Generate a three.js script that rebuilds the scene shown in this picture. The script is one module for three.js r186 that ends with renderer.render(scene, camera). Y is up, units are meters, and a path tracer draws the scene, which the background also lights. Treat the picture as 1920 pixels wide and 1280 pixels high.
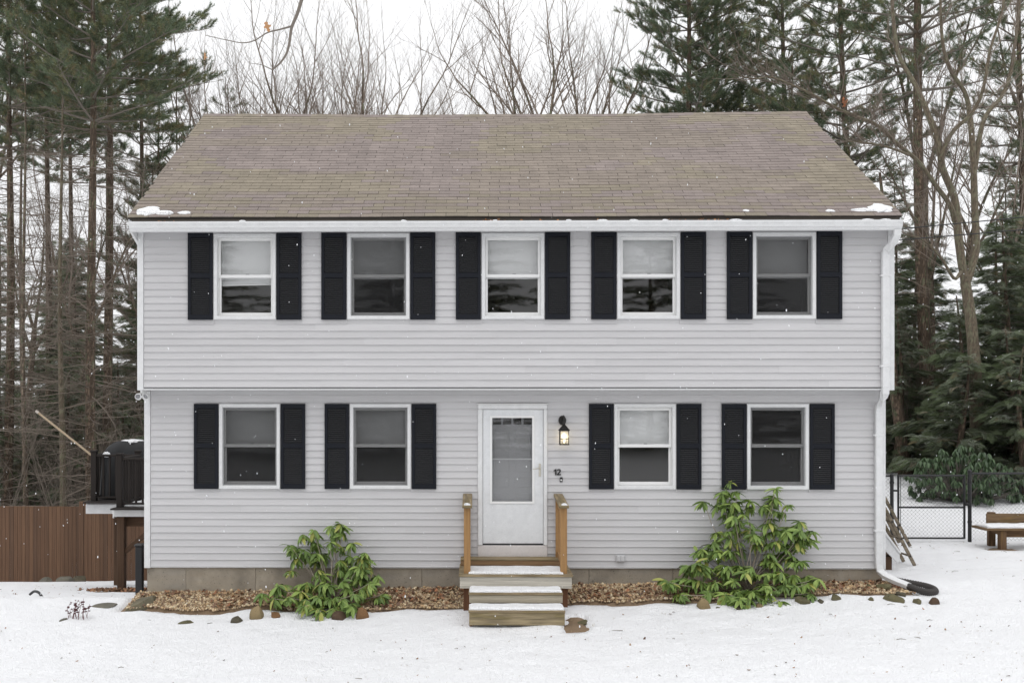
import * as THREE from 'three';
import { mergeGeometries, toCreasedNormals } from 'three/addons/utils/BufferGeometryUtils.js';
import { FontLoader } from 'three/addons/loaders/FontLoader.js';
import { TextGeometry } from 'three/addons/geometries/TextGeometry.js';

// ---------------------------------------------------------------- camera, sky, sun, exposure
const scene = new THREE.Scene();
const camera = new THREE.PerspectiveCamera(37.36, 1.5, 0.1, 600);
camera.position.set(-0.60, 2.75, 14.96);
camera.rotation.y = 0.8 * Math.PI / 180;
camera.setViewOffset(1920, 1280, 97, -120, 1920, 1280);   // shift lens, as in the photograph
const renderer = new THREE.WebGLRenderer({ antialias: true });
renderer.toneMapping = THREE.LinearToneMapping;
renderer.toneMappingExposure = 1.14;
renderer.shadowMap.enabled = true;
{ // overcast sky: even cloud cover, brighter towards the zenith
  const W = 256, H = 128, d = new Float32Array(W * H * 4);
  for (let j = 0; j < H; j++) for (let i = 0; i < W; i++) {
    const el = ((j + 0.5) / H - 0.5) * Math.PI, a = (i / W) * Math.PI * 2, s = Math.max(0, Math.sin(el));
    const n = 0.02 * Math.sin(a * 3 + 4 * s) * Math.cos(a * 2 - 7 * s) + 0.015 * Math.sin(a * 7 + 11 * s);
    const L = 0.85 + 0.40 * s + n, k = (j * W + i) * 4;
    d[k] = L * 0.985; d[k + 1] = L * 0.992; d[k + 2] = L * 1.01; d[k + 3] = 1;
  }
  const t = new THREE.DataTexture(d, W, H, THREE.RGBAFormat, THREE.FloatType);
  t.mapping = THREE.EquirectangularReflectionMapping; t.magFilter = THREE.LinearFilter; t.needsUpdate = true;
  scene.background = t; scene.environment = t;
}
const sun = new THREE.DirectionalLight(new THREE.Color(1, 0.975, 0.94), 0.5);
sun.name = 'sun'; sun.position.set(-7, 30, 12); sun.target.position.set(0, 2, 0);
sun.castShadow = true; sun.shadow.radius = 70; sun.shadow.mapSize.set(2048, 2048);
Object.assign(sun.shadow.camera, { left: -25, right: 25, top: 25, bottom: -25, near: 1, far: 90 });
scene.add(sun, sun.target);

// ---------------------------------------------------------------- helpers
const rng = (s) => () => { s |= 0; s = (s + 0x6D2B79F5) | 0; let t = Math.imul(s ^ (s >>> 15), 1 | s); t = (t + Math.imul(t ^ (t >>> 7), 61 | t)) ^ t; return ((t ^ (t >>> 14)) >>> 0) / 4294967296; };
const V = (x, y, z) => new THREE.Vector3(x, y, z);
const clamp = THREE.MathUtils.clamp, lerp = THREE.MathUtils.lerp, sstep = THREE.MathUtils.smoothstep;
const hash = (x, y) => { let h = Math.imul(x, 374761393) ^ Math.imul(y, 668265263); h = Math.imul(h ^ (h >>> 13), 1274126177); return ((h ^ (h >>> 16)) >>> 0) / 4294967296; };
function vn(x, y, px = 0, py = px) { // value noise, periodic when px is given
  const ix = Math.floor(x), iy = Math.floor(y), fx = x - ix, fy = y - iy, u = fx * fx * (3 - 2 * fx), v = fy * fy * (3 - 2 * fy);
  const w = (a, p) => (p ? ((a % p) + p) % p : a);
  const a = hash(w(ix, px), w(iy, py)), b = hash(w(ix + 1, px), w(iy, py)), c = hash(w(ix, px), w(iy + 1, py)), d = hash(w(ix + 1, px), w(iy + 1, py));
  return lerp(lerp(a, b, u), lerp(c, d, u), v);
}
const fbm = (x, y, o = 4) => { let s = 0, a = 0.5; for (let i = 0; i < o; i++) { s += a * vn(x, y); x = x * 2.03 + 17.1; y = y * 2.03 + 9.7; a *= 0.5; } return s; };
const pfbm = (u, v, p, q, o = 4) => { let s = 0, a = 0.5; for (let i = 0; i < o; i++) { s += a * vn(u * p, v * q, p, q); p *= 2; q *= 2; a *= 0.5; } return s; };
function tex(w, h, fn, srgb, rx = 1, ry = 1) {
  const d = new Uint8Array(w * h * 4);
  for (let j = 0; j < h; j++) for (let i = 0; i < w; i++) { const c = fn(i / w, j / h), k = (j * w + i) * 4; const g = Array.isArray(c); for (let q = 0; q < 3; q++) d[k + q] = clamp((g ? c[q] : c) * 255, 0, 255); d[k + 3] = 255; }
  const t = new THREE.DataTexture(d, w, h); t.wrapS = t.wrapT = THREE.RepeatWrapping; t.magFilter = THREE.LinearFilter; t.minFilter = THREE.LinearMipmapLinearFilter; t.generateMipmaps = true;
  if (srgb) t.colorSpace = THREE.SRGBColorSpace; t.repeat.set(rx, ry); t.needsUpdate = true; return t;
}
const rgb = (r, g, b) => new THREE.Color().setRGB(r, g, b);
const mat = (c, o = {}) => new THREE.MeshStandardMaterial({ color: Array.isArray(c) ? rgb(...c) : c, roughness: 0.8, ...o });

const used = {};
const numbered = (n) => { const k = used[n] = (used[n] ?? -1) + 1; return k ? n + '_' + String(k).padStart(3, '0') : n; };
function mesh(name, geo, m, parent, x, y, z) { const o = new THREE.Mesh(geo, m); o.name = name; o.castShadow = o.receiveShadow = true; if (x !== undefined) o.position.set(x, y, z); if (parent) parent.add(o); return o; }
function tag(o, label, category, group, kind) { o.userData.label = label; o.userData.category = category; if (group) o.userData.group = group; if (kind) o.userData.kind = kind; return o; }
function thing(name, label, category, pos = [0, 0, 0], group) { const g = new THREE.Group(); g.name = numbered(name); g.position.set(...pos); tag(g, label, category, group); scene.add(g); return g; }
function single(name, geo, m, label, category, group, kind) { const o = mesh(numbered(name), geo, m, scene); return tag(o, label, category, group, kind); }
function structure(name, geo, m) { const o = mesh(name, geo, m, scene); o.userData.kind = 'structure'; return o; }
const stuffPart = (o) => { o.userData.kind = 'stuff'; return o; };

function finish(pos, uvAxis) { // non-indexed triangles -> geometry with flat normals and uv in metres
  const g = new THREE.BufferGeometry(); g.setAttribute('position', new THREE.Float32BufferAttribute(pos, 3)); g.computeVertexNormals(); return planarUV(g, uvAxis);
}
function planarUV(g, along) { // uv in metres from the face's main direction; u runs along the axis `along`
  if (g.index) g = g.toNonIndexed();
  const p = g.attributes.position, n = g.attributes.normal, uv = new Float32Array(p.count * 2);
  for (let i = 0; i < p.count; i += 3) {
    const nx = Math.abs(n.getX(i)), ny = Math.abs(n.getY(i)), nz = Math.abs(n.getZ(i)), ax = nx > ny && nx > nz ? 0 : ny > nz ? 1 : 2;
    let [a, b] = ax === 0 ? [2, 1] : ax === 1 ? [0, 2] : [0, 1];
    if (along !== undefined && b === along) [a, b] = [b, a];
    for (let k = i; k < i + 3; k++) { const q = [p.getX(k), p.getY(k), p.getZ(k)]; uv[k * 2] = q[a]; uv[k * 2 + 1] = q[b]; }
  }
  g.setAttribute('uv', new THREE.BufferAttribute(uv, 2)); return g;
}
function cbox(sx, sy, sz, c = 0.004, x = 0, y = 0, z = 0) { // box with chamfered edges, centred
  const h = [sx / 2, sy / 2, sz / 2], pos = [], ctr = [0, 0, 0];
  c = Math.min(c, sx * 0.4, sy * 0.4, sz * 0.4);
  const vert = (s, a) => s.map((v, i) => v * (i === a ? h[i] : h[i] - c));
  const face = (q) => { const [A, B, C] = q, n = [(B[1] - A[1]) * (C[2] - A[2]) - (B[2] - A[2]) * (C[1] - A[1]), (B[2] - A[2]) * (C[0] - A[0]) - (B[0] - A[0]) * (C[2] - A[2]), (B[0] - A[0]) * (C[1] - A[1]) - (B[1] - A[1]) * (C[0] - A[0])];
    if (n[0] * A[0] + n[1] * A[1] + n[2] * A[2] < 0) q = q.slice().reverse(); pos.push(...q[0], ...q[1], ...q[2]); if (q.length === 4) pos.push(...q[0], ...q[2], ...q[3]); };
  for (let a = 0; a < 3; a++) { const b = (a + 1) % 3, d = (a + 2) % 3;
    for (const s of [-1, 1]) { face([[-1, -1], [1, -1], [1, 1], [-1, 1]].map(([m, n]) => { const t = [0, 0, 0]; t[a] = s; t[b] = m; t[d] = n; return vert(t, a); }));
      for (const r of [-1, 1]) { const t = (e) => { const o = [0, 0, 0]; o[a] = s; o[b] = r; o[d] = e; return o; }; face([vert(t(-1), a), vert(t(1), a), vert(t(1), b), vert(t(-1), b)]); } } }
  for (const i of [-1, 1]) for (const j of [-1, 1]) for (const k of [-1, 1]) face([vert([i, j, k], 0), vert([i, j, k], 1), vert([i, j, k], 2)]);
  const along = sx >= sy && sx >= sz ? 0 : sy >= sz ? 1 : 2, g = finish(pos, along); g.translate(x, y, z);
  const o = hash(Math.round((x + sx) * 977), Math.round((y * 3 + z + sy) * 991)), uv = g.attributes.uv; for (let i = 0; i < uv.count; i++) uv.setXY(i, uv.getX(i) + o * 3.7, uv.getY(i) + o * 1.9);
  return g;
}
const span = (x0, x1, y0, y1, z0, z1, c = 0.003) => cbox(x1 - x0, y1 - y0, z1 - z0, c, (x0 + x1) / 2, (y0 + y1) / 2, (z0 + z1) / 2);
function prism(profile, s0, s1, axis = 'x') { // closed profile [[z,y]...] (counter-clockwise seen from +x) swept from s0 to s1
  const pos = [], P = (s, [z, y]) => (axis === 'x' ? [s, y, z] : [z, y, s]), n = profile.length, tri = (a, b, c) => (axis === 'x' ? pos.push(...a, ...b, ...c) : pos.push(...a, ...c, ...b));
  for (let i = 0; i < n; i++) { const a = profile[i], b = profile[(i + 1) % n]; tri(P(s0, a), P(s1, b), P(s0, b)); tri(P(s0, a), P(s1, a), P(s1, b)); }
  for (const t of THREE.ShapeUtils.triangulateShape(profile.map((p) => new THREE.Vector2(p[0], p[1])), [])) { const [a, b, c] = t.map((i) => profile[i]); tri(P(s1, c), P(s1, b), P(s1, a)); tri(P(s0, a), P(s0, b), P(s0, c)); }
  return finish(pos, axis === 'x' ? 0 : 2);
}
class Acc { // collects tubes, ribbons and triangles into one geometry
  constructor() { this.p = []; this.i = []; this.u = []; this.c = null; }
  tube(pts, rad, sides = 5, cap = false) {
    const n = pts.length, base = this.p.length / 3; let ref = V(0.31, 0.1, 0.94), len = 0;
    for (let k = 0; k < n; k++) {
      const t = pts[Math.min(k + 1, n - 1)].clone().sub(pts[Math.max(k - 1, 0)]).normalize();
      const a = ref.clone().addScaledVector(t, -ref.dot(t)); if (a.lengthSq() < 1e-4) a.set(t.z, t.x, t.y).addScaledVector(t, -(t.z * t.x + t.x * t.y + t.y * t.z)); a.normalize(); ref = a;
      const b = t.clone().cross(a), r = typeof rad === 'number' ? rad : rad[k]; if (k) len += pts[k].distanceTo(pts[k - 1]);
      for (let s = 0; s <= sides; s++) { const w = (s / sides) * Math.PI * 2, c = Math.cos(w) * r, q = Math.sin(w) * r; this.p.push(pts[k].x + a.x * c + b.x * q, pts[k].y + a.y * c + b.y * q, pts[k].z + a.z * c + b.z * q); this.u.push((s / sides) * Math.max(0.2, r * 6.28), len); }
    }
    const m = sides + 1;
    for (let k = 0; k < n - 1; k++) for (let s = 0; s < sides; s++) { const a = base + k * m + s, b = a + 1, c = a + m, d = c + 1; this.i.push(a, c, b, b, c, d); }
    if (cap) for (const k of [0, n - 1]) { const o = this.p.length / 3; this.p.push(pts[k].x, pts[k].y, pts[k].z); this.u.push(0, len); for (let s = 0; s < sides; s++) { const a = base + k * m + s; k ? this.i.push(o, a, a + 1) : this.i.push(o, a + 1, a); } }
    return this;
  }
  tri(a, b, c) { const o = this.p.length / 3; for (const v of [a, b, c]) { this.p.push(v.x, v.y, v.z); this.u.push(v.x, v.y + v.z); } this.i.push(o, o + 1, o + 2); return this; }
  geo() { const g = new THREE.BufferGeometry(); g.setAttribute('position', new THREE.Float32BufferAttribute(this.p, 3)); g.setAttribute('uv', new THREE.Float32BufferAttribute(this.u, 2)); g.setIndex(this.i); g.computeVertexNormals(); return g; }
}
const bar = (a, b, r, sides = 8) => new Acc().tube([V(...a), V(...b)], r, sides, true).geo();
function rectSweep(pts, w, d, up) { // rectangular pipe through points; w across, d along `up`
  const pos = [], rings = pts.map((p, k) => { const t = pts[Math.min(k + 1, pts.length - 1)].clone().sub(pts[Math.max(k - 1, 0)]).normalize(), u = up[k].clone().addScaledVector(t, -up[k].dot(t)).normalize(), s = t.clone().cross(u), c = 0.16;
    return [[-1 + c, -1], [1 - c, -1], [1, -1 + c], [1, 1 - c], [1 - c, 1], [-1 + c, 1], [-1, 1 - c], [-1, -1 + c]].map(([m, n]) => p.clone().addScaledVector(s, m * w / 2).addScaledVector(u, n * d / 2)); });
  const q = (a, b, c) => pos.push(...a.toArray(), ...b.toArray(), ...c.toArray());
  for (let k = 0; k < rings.length - 1; k++) for (let i = 0; i < 8; i++) { const j = (i + 1) % 8; q(rings[k][i], rings[k][j], rings[k + 1][j]); q(rings[k][i], rings[k + 1][j], rings[k + 1][i]); }
  for (const k of [0, rings.length - 1]) for (let i = 1; i < 7; i++) k ? q(rings[k][0], rings[k][i], rings[k][i + 1]) : q(rings[k][0], rings[k][i + 1], rings[k][i]);
  return finish(pos);
}
function rock(sx, sy, sz, seed, flat = 0.25) { // weathered stone, base at y = 0
  const g0 = new THREE.IcosahedronGeometry(1, 3), p = g0.attributes.position, r = rng(seed), cuts = [];
  for (let k = 0; k < 13; k++) { const a = r() * 6.28, e = r() * 2 - 1; cuts.push([V(Math.cos(a) * Math.sqrt(1 - e * e), e, Math.sin(a) * Math.sqrt(1 - e * e)), 0.5 + 0.32 * r()]); }
  for (let i = 0; i < p.count; i++) { const v = V(p.getX(i), p.getY(i), p.getZ(i)); for (const [n, d] of cuts) { const q = v.dot(n); if (q > d) v.addScaledVector(n, (d - q) * 0.985); }
    const b = 1 + 0.09 * (fbm(v.x * 3 + seed, v.y * 3 + v.z * 2.3, 3) - 0.5); p.setXYZ(i, v.x * b * sx / 2, Math.max(-flat, v.y * b) * sy / 2 + flat * sy / 2, v.z * b * sz / 2); }
  return planarUV(toCreasedNormals(g0, 0.45));
}
function shapeXY(pts, holes = []) { const s = new THREE.Shape(pts.map((p) => new THREE.Vector2(...p))); for (const h of holes) s.holes.push(new THREE.Path(h.map((p) => new THREE.Vector2(...p)))); return s; }
const rect = (x0, x1, y0, y1) => [[x0, y0], [x1, y0], [x1, y1], [x0, y1]];
const rectR = (x0, x1, y0, y1) => [[x0, y0], [x0, y1], [x1, y1], [x1, y0]];
function framed(x0, x1, y0, y1, holes, depth, z0, bevel = 0.004) { // board outline with openings, front edges bevelled
  const g = new THREE.ExtrudeGeometry(shapeXY(rect(x0, x1, y0, y1), holes.map((h) => rectR(...h))), { depth: depth - bevel, bevelEnabled: bevel > 0, bevelThickness: bevel, bevelSize: bevel, bevelOffset: -bevel, bevelSegments: 1, steps: 1 });
  g.translate(0, 0, z0); g.computeVertexNormals(); return planarUV(g);
}

// ---------------------------------------------------------------- surface textures (colour and relief of the matter itself)
const T = {
  grain: tex(512, 256, (u, v) => { const w = pfbm(u, v, 3, 24, 4) * 0.55 + vn(u * 6 + 0.2, v * 128, 6, 128) * 0.3 + vn(u * 24, v * 256, 24, 256) * 0.15; const c = 0.62 + 0.4 * w; return [c, c * 0.985, c * 0.96]; }, true, 0.7, 5),
  grainB: tex(512, 256, (u, v) => pfbm(u, v, 3, 24, 4) * 0.5 + vn(u * 8, v * 128, 8, 128) * 0.5, false, 0.7, 5),
  old: tex(512, 512, (u, v) => { const w = pfbm(u, v, 4, 14, 5), g = pfbm(u + 0.37, v + 0.11, 5, 7, 4), c = 0.55 + 0.5 * w; const k = sstep(g, 0.46, 0.62) * 0.6; return [c * (1 - 0.06 * k), c * (0.975 - 0.06 * k), c * (0.93 - 0.18 * k)]; }, true, 0.9, 3),
  speck: tex(512, 512, (u, v) => { const c = 0.86 + 0.14 * (vn(u * 256, v * 256, 256) * 0.6 + pfbm(u, v, 9, 9, 4) * 0.4) * 1.2; return [c, c, c]; }, true, 1.4, 1.4),
  concrete: tex(512, 512, (u, v) => { let c = 0.72 + 0.34 * pfbm(u, v, 5, 5, 6) - 0.05; if (vn(u * 90, v * 90, 90) > 0.93) c *= 0.72; const s = pfbm(u, v + 0.5, 12, 2, 3); return [c, c * (0.985 - 0.03 * s), c * (0.96 - 0.08 * s)]; }, true, 0.8, 0.8),
  fine: tex(512, 512, (u, v) => pfbm(u, v, 16, 16, 5), false, 2, 2),
  vinyl: tex(1024, 256, (u, v) => { const c = 0.935 + 0.05 * pfbm(u, v, 5, 40, 3) + 0.03 * pfbm(u + 0.3, v, 3, 3, 3) - (vn(u * 220, v * 50, 220, 50) > 0.965 ? 0.05 : 0); return [c, c * 0.998, c * 0.995]; }, true, 0.31, 0.83),
  snow: tex(1024, 1024, (u, v) => pfbm(u, v, 7, 13, 6) * 0.75 + vn(u * 300, v * 300, 300) * 0.25, false, 0.37, 0.37),
  bark: tex(256, 512, (u, v) => { const r = Math.abs(pfbm(u, v, 10, 6, 4) - 0.47) * 2.2, c = 0.5 + 0.6 * r + 0.15 * vn(u * 60, v * 60, 60); const l = pfbm(u + 0.2, v + 0.6, 5, 5, 4) > 0.56; return l ? [c * 0.98, c * 1.06, c * 0.92] : [c, c * 0.94, c * 0.88]; }, true, 2.2, 0.9),
  barkB: tex(256, 512, (u, v) => Math.abs(pfbm(u, v, 10, 6, 4) - 0.47) * 2, false, 2.2, 0.9),
  lichen: tex(256, 512, (u, v) => { const c = 0.55 + 0.45 * pfbm(u, v, 8, 10, 4), l = pfbm(u + 0.2, v + 0.6, 6, 7, 5); return l > 0.5 ? [0.5 * c + 0.34, 0.505 * c + 0.335, 0.45 * c + 0.29] : [c * 0.88, c * 0.82, c * 0.74]; }, true, 4.5, 1.6),
  shingle: tex(512, 512, (u, v) => { const c = 0.8 + 0.2 * vn(u * 200, v * 200, 200) + 0.14 * (pfbm(u, v, 6, 6, 4) - 0.5); return [c, c, c]; }, true, 1.1, 1.1),
};
const M = {
  siding: mat([0.60, 0.595, 0.607], { map: T.vinyl, roughness: 0.55 }),
  trim: mat([0.80, 0.805, 0.81], { map: T.speck, roughness: 0.45 }),
  sash: mat([0.79, 0.79, 0.785], { roughness: 0.4 }),
  shutter: new THREE.MeshPhysicalMaterial({ color: rgb(0.006, 0.0075, 0.0125), roughness: 0.62, specularIntensity: 0.5 }),
  concrete: mat([0.46, 0.43, 0.385], { map: T.concrete, bumpMap: T.fine, bumpScale: 0.004, roughness: 0.95 }),
  louvre: mat([0.018, 0.0185, 0.021], { roughness: 0.34 }),
  glass: new THREE.MeshPhysicalMaterial({ color: 0xffffff, transmission: 1, thickness: 0, roughness: 0.02, ior: 1.5 }),
  screen: mat([0.012, 0.012, 0.013], { transparent: true, opacity: 0.3, roughness: 0.9 }),
  doorScreen: mat([0.05, 0.05, 0.052], { transparent: true, opacity: 0.24, roughness: 0.9 }),
  screenFrame: mat([0.33, 0.335, 0.345], { roughness: 0.5 }),
  blind: mat([0.70, 0.71, 0.71], { roughness: 0.7 }),
  room: mat([0.42, 0.385, 0.33], { roughness: 0.95 }),
  floorWood: mat([0.22, 0.12, 0.06], { map: T.grain, roughness: 0.6 }),
  brownTrim: mat([0.075, 0.062, 0.05], { roughness: 0.7, map: T.speck }),
  wood: mat([0.50, 0.29, 0.12], { map: T.grain, bumpMap: T.grainB, bumpScale: 0.002, roughness: 0.8 }),
  woodTop: mat([0.40, 0.33, 0.22], { map: T.old, bumpMap: T.grainB, bumpScale: 0.002, roughness: 0.9 }),
  riser: mat([0.60, 0.55, 0.45], { map: T.grain, bumpMap: T.grainB, bumpScale: 0.002, roughness: 0.9 }),
  riserLow: mat([0.47, 0.40, 0.27], { map: T.old, bumpMap: T.grainB, bumpScale: 0.003, roughness: 0.95 }),
  riserPaint: mat([0.79, 0.765, 0.70], { map: T.grain, bumpMap: T.grainB, bumpScale: 0.002, roughness: 0.85 }),
  redWood: mat([0.22, 0.10, 0.05], { map: T.grain, roughness: 0.9 }),
  boxWood: mat([0.42, 0.27, 0.15], { map: T.grain, bumpMap: T.grainB, bumpScale: 0.002, roughness: 0.85 }),
  snow: mat([0.885, 0.89, 0.905], { bumpMap: T.snow, bumpScale: 0.06, roughness: 0.9 }),
  soil: mat([0.25, 0.175, 0.11], { map: T.speck, bumpMap: T.fine, bumpScale: 0.02, roughness: 1 }),
  black: mat([0.012, 0.012, 0.013], { roughness: 0.45 }),
  deckBrown: mat([0.024, 0.017, 0.014], { map: T.grain, roughness: 0.85 }),
  postBrown: mat([0.13, 0.075, 0.045], { map: T.grain, bumpMap: T.grainB, bumpScale: 0.002, roughness: 0.9 }),
  metal: mat([0.55, 0.55, 0.54], { metalness: 0.8, roughness: 0.4 }),
  pipe: mat([0.035, 0.03, 0.028], { roughness: 0.6 }),
  bark: mat([0.24, 0.20, 0.165], { map: T.bark, bumpMap: T.barkB, bumpScale: 0.03, roughness: 1 }),
  barkGrey: mat([0.33, 0.295, 0.255], { map: T.bark, bumpMap: T.barkB, bumpScale: 0.015, roughness: 1 }),
  barkLichen: mat([0.33, 0.31, 0.275], { map: T.lichen, bumpMap: T.barkB, bumpScale: 0.02, roughness: 1 }),
  twig: mat([0.20, 0.175, 0.15], { roughness: 1 }),
  twigBrown: mat([0.25, 0.205, 0.17], { roughness: 1 }),
  twigPale: mat([0.23, 0.19, 0.155], { roughness: 1 }),
  needle: new THREE.MeshPhysicalMaterial({ color: 0xffffff, roughness: 0.9, side: THREE.DoubleSide, transmission: 0.5, thickness: 0 }),
  leaf: ['#69823e', '#789047', '#889d50', '#5d743a', '#9c9f52'].map((c) => mat(c, { roughness: 0.58, side: THREE.DoubleSide })),
  white: mat([1, 1, 1], { roughness: 0.9, side: THREE.DoubleSide }),
};

// ---------------------------------------------------------------- terrain
function ground(x, z) {
  const zl = clamp(z, -10.2, 0), L = -0.13 + 0.152 * zl - 0.1 * clamp(z, 0, 3) - 0.02 * Math.max(0, z - 3) + 0.05 * clamp(-10.2 - z, 0, 22);
  const R = 0.15 + 0.094 * clamp(-5 - z, 0, 8) + 0.045 * clamp(-13 - z, 0, 20) - 0.12 * clamp(z, 0, 2) - 0.02 * Math.max(0, z - 2);
  return lerp(L, R, sstep(x, -5.8, 5.0)) + 0.05 * Math.sin(x * 0.23 + z * 0.31) * sstep(Math.abs(z), 2, 10) + 0.065 * clamp(z - 15.5, 0, 22);
}
const bedEdge = (x) => 0.60 + 0.2 * sstep(x, -3.6, -1.2) - 0.25 * sstep(x, 2.2, 5.2) + 0.26 * (fbm(x * 1.9 + 3, 2.2, 4) - 0.45) + 0.04 * Math.sin(x * 5.3);
function bare(x, z) { // 1 where the snow has melted off
  let b = sstep(bedEdge(x) - z, -0.05, 0.05) * sstep(x, -5.75, -5.6) * (1 - sstep(x, 5.55, 5.75)) * sstep(z, -0.35, -0.25);
  const e = (cx, cz, rx, rz) => { const d = Math.hypot((x - cx) / rx, (z - cz) / rz) + 0.7 * (fbm(x * 3 + 7, z * 3, 3) - 0.45); return 1 - sstep(d, 0.75, 1.0); };
  b = Math.max(b, e(-7.15, -3.7, 0.75, 0.75), e(0.74, 1.72, 0.18, 0.22), e(0.78, 1.35, 0.16, 0.12), e(9.0, -3.5, 0.35, 0.22), e(-6.9, -0.7, 0.5, 0.14));
  return b;
}
const snowTop = (x, z) => ground(x, z) + 0.075 * (fbm(x * 0.9, z * 1.1, 3) - 0.45) + 0.045 * (fbm(x * 3.1 + 9, z * 4.3, 3) - 0.45);
const bedTop = (x, z) => ground(x, z) + 0.015 + lerp(0.085, -0.02, sstep(x, -5.2, 4.5)) * clamp(1 - z / 0.75, 0, 1);
{
  const axis = (lo, hi, step, far) => { const a = []; for (let v = lo; v <= hi + 1e-6; v += step) a.push(v); let s = step; for (let v = hi; v < far;) { s *= 1.22; v += s; a.push(v); } s = step; for (let v = lo; v > -far;) { s *= 1.22; v -= s; a.unshift(v); } return a; };
  const xs = axis(-11.5, 11.5, 0.085, 320), zs = axis(-5.2, 5.5, 0.07, 320), p = [], uv = [], ix = [];
  for (const z of zs) for (const x of xs) { const b = Math.abs(x) < 13 && z > -8 && z < 4 ? bare(x, z) : 0; p.push(x, snowTop(x, z) - 0.16 * b, z); uv.push(x, z); }
  const n = xs.length; for (let j = 0; j < zs.length - 1; j++) for (let i = 0; i < n - 1; i++) { const a = j * n + i; ix.push(a, a + n, a + 1, a + 1, a + n, a + n + 1); }
  const g = new THREE.BufferGeometry(); g.setAttribute('position', new THREE.Float32BufferAttribute(p, 3)); g.setAttribute('uv', new THREE.Float32BufferAttribute(uv, 2)); g.setIndex(ix); g.computeVertexNormals();
  structure('snowy_ground', g, M.snow);
  const q = new THREE.PlaneGeometry(20, 8, 200, 90); q.rotateX(-Math.PI / 2); q.translate(1, 0, -1.8); const qp = q.attributes.position, qu = q.attributes.uv;
  for (let i = 0; i < qp.count; i++) { const x = qp.getX(i), z = qp.getZ(i), b = bare(x, z); qp.setY(i, lerp(ground(x, z) - 0.07, z > -0.4 && Math.abs(x) < 5.8 && z < 1.1 ? bedTop(x, z) : ground(x, z) - 0.015, b)); qu.setXY(i, x, z); }
  q.computeVertexNormals(); structure('soil', q, M.soil);
}

// ---------------------------------------------------------------- house
const HX0 = -5.50, HX1 = 5.445, ZU = 0.31, ZB = -7.45, Y1 = 0.345, YO = 2.985, YS = 5.30;
const house = thing('house', 'two storey pale grey clapboard house with black shutters and brown shingle roof', 'house');
const WX = [-4.393, -2.448, -0.495, 1.465, 3.42], WW = 0.91;
const upper = WX.map((x) => [x, x + WW, 3.999, 5.247]), lower = [0, 1, 3, 4].map((i) => [WX[i], WX[i] + WW, 1.512, 2.774]), doorR = [-0.548, 0.478, 0.508, 2.766];
// shell with real openings
const inset = ([a, b, c, d], e = 0.05) => [a + e, b - e, c + e, d - e];
{
  const low = framed(HX0 + 0.01, HX1 - 0.01, Y1, YO, [...lower.map((r) => inset(r)), inset(doorR)], 0.15, -0.15, 0); mesh('front_wall', low, M.siding, house);
  const up = framed(HX0 + 0.01, HX1 - 0.01, YO + 0.02, 5.42, upper.map((r) => inset(r)), 0.15, ZU - 0.15, 0); mesh('front_wall', up, M.siding, house);
  const gable = (x) => { const g = new THREE.ExtrudeGeometry(shapeXY([[-0.151, Y1], [-0.151, YO], [ZU - 0.151, YO], [ZU - 0.151, 5.46], [-3.57, 7.98], [ZB, 5.35], [ZB, Y1]]), { depth: 0.14, bevelEnabled: false }); g.rotateY(-Math.PI / 2); g.translate(x, 0, 0); return planarUV(g); };
  mesh('side_wall', gable(HX0 + 0.155), M.siding, house); mesh('side_wall', gable(HX1 - 0.015), M.siding, house);
  mesh('back_wall', span(HX0 + 0.16, HX1 - 0.16, Y1, 5.4, ZB + 0.01, ZB + 0.14), M.siding, house);
  mesh('floor', span(HX0 + 0.16, HX1 - 0.16, 0.36, 0.46, ZB + 0.15, -0.155), M.floorWood, house);
  mesh('floor', span(HX0 + 0.16, HX1 - 0.16, 2.992, 3.05, ZB + 0.15, ZU - 0.155), M.floorWood, house);
  mesh('ceiling', span(HX0 + 0.16, HX1 - 0.16, 5.42, 5.5, ZB + 0.15, ZU - 0.155), M.room, house);
  mesh('inner_wall', span(HX0 + 0.16, HX1 - 0.16, 0.46, 2.99, -3.4, -3.3), M.room, house);
  mesh('inner_wall', span(HX0 + 0.16, HX1 - 0.16, 3.05, 5.42, -3.4, -3.3), M.room, house);
  for (const x of [-3.0, -1.0, 1.0, 2.9]) { mesh('inner_wall', span(x, x + 0.1, 0.46, 2.99, -3.29, -0.16), M.room, house); mesh('inner_wall', span(x, x + 0.1, 3.05, 5.42, -3.29, ZU - 0.16), M.room, house); }
  // foundation: poured concrete with form joints
  const xs = [HX0 + 0.02, -4.9, -3.86, -2.62, -1.38, -0.14, 1.10, 2.34, 3.58, HX1 - 0.02];
  for (let i = 0; i < xs.length - 1; i++) mesh('foundation', span(xs[i] + (i ? 0.002 : 0), xs[i + 1] - 0.002, -0.9, Y1 + 0.004, -0.24, -0.02 - (i % 2) * 0.002, 0.003), M.concrete, house);
  mesh('foundation', span(HX0 + 0.02, HX0 + 0.24, -2.2, Y1 + 0.004, ZB + 0.02, -0.245), M.concrete, house); mesh('foundation', span(HX1 - 0.24, HX1 - 0.02, -0.9, Y1 + 0.004, ZB + 0.02, -0.245), M.concrete, house);
  mesh('foundation', span(HX0 + 0.245, HX1 - 0.245, -2.2, Y1 + 0.004, ZB + 0.02, ZB + 0.24), M.concrete, house);
}
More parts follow.
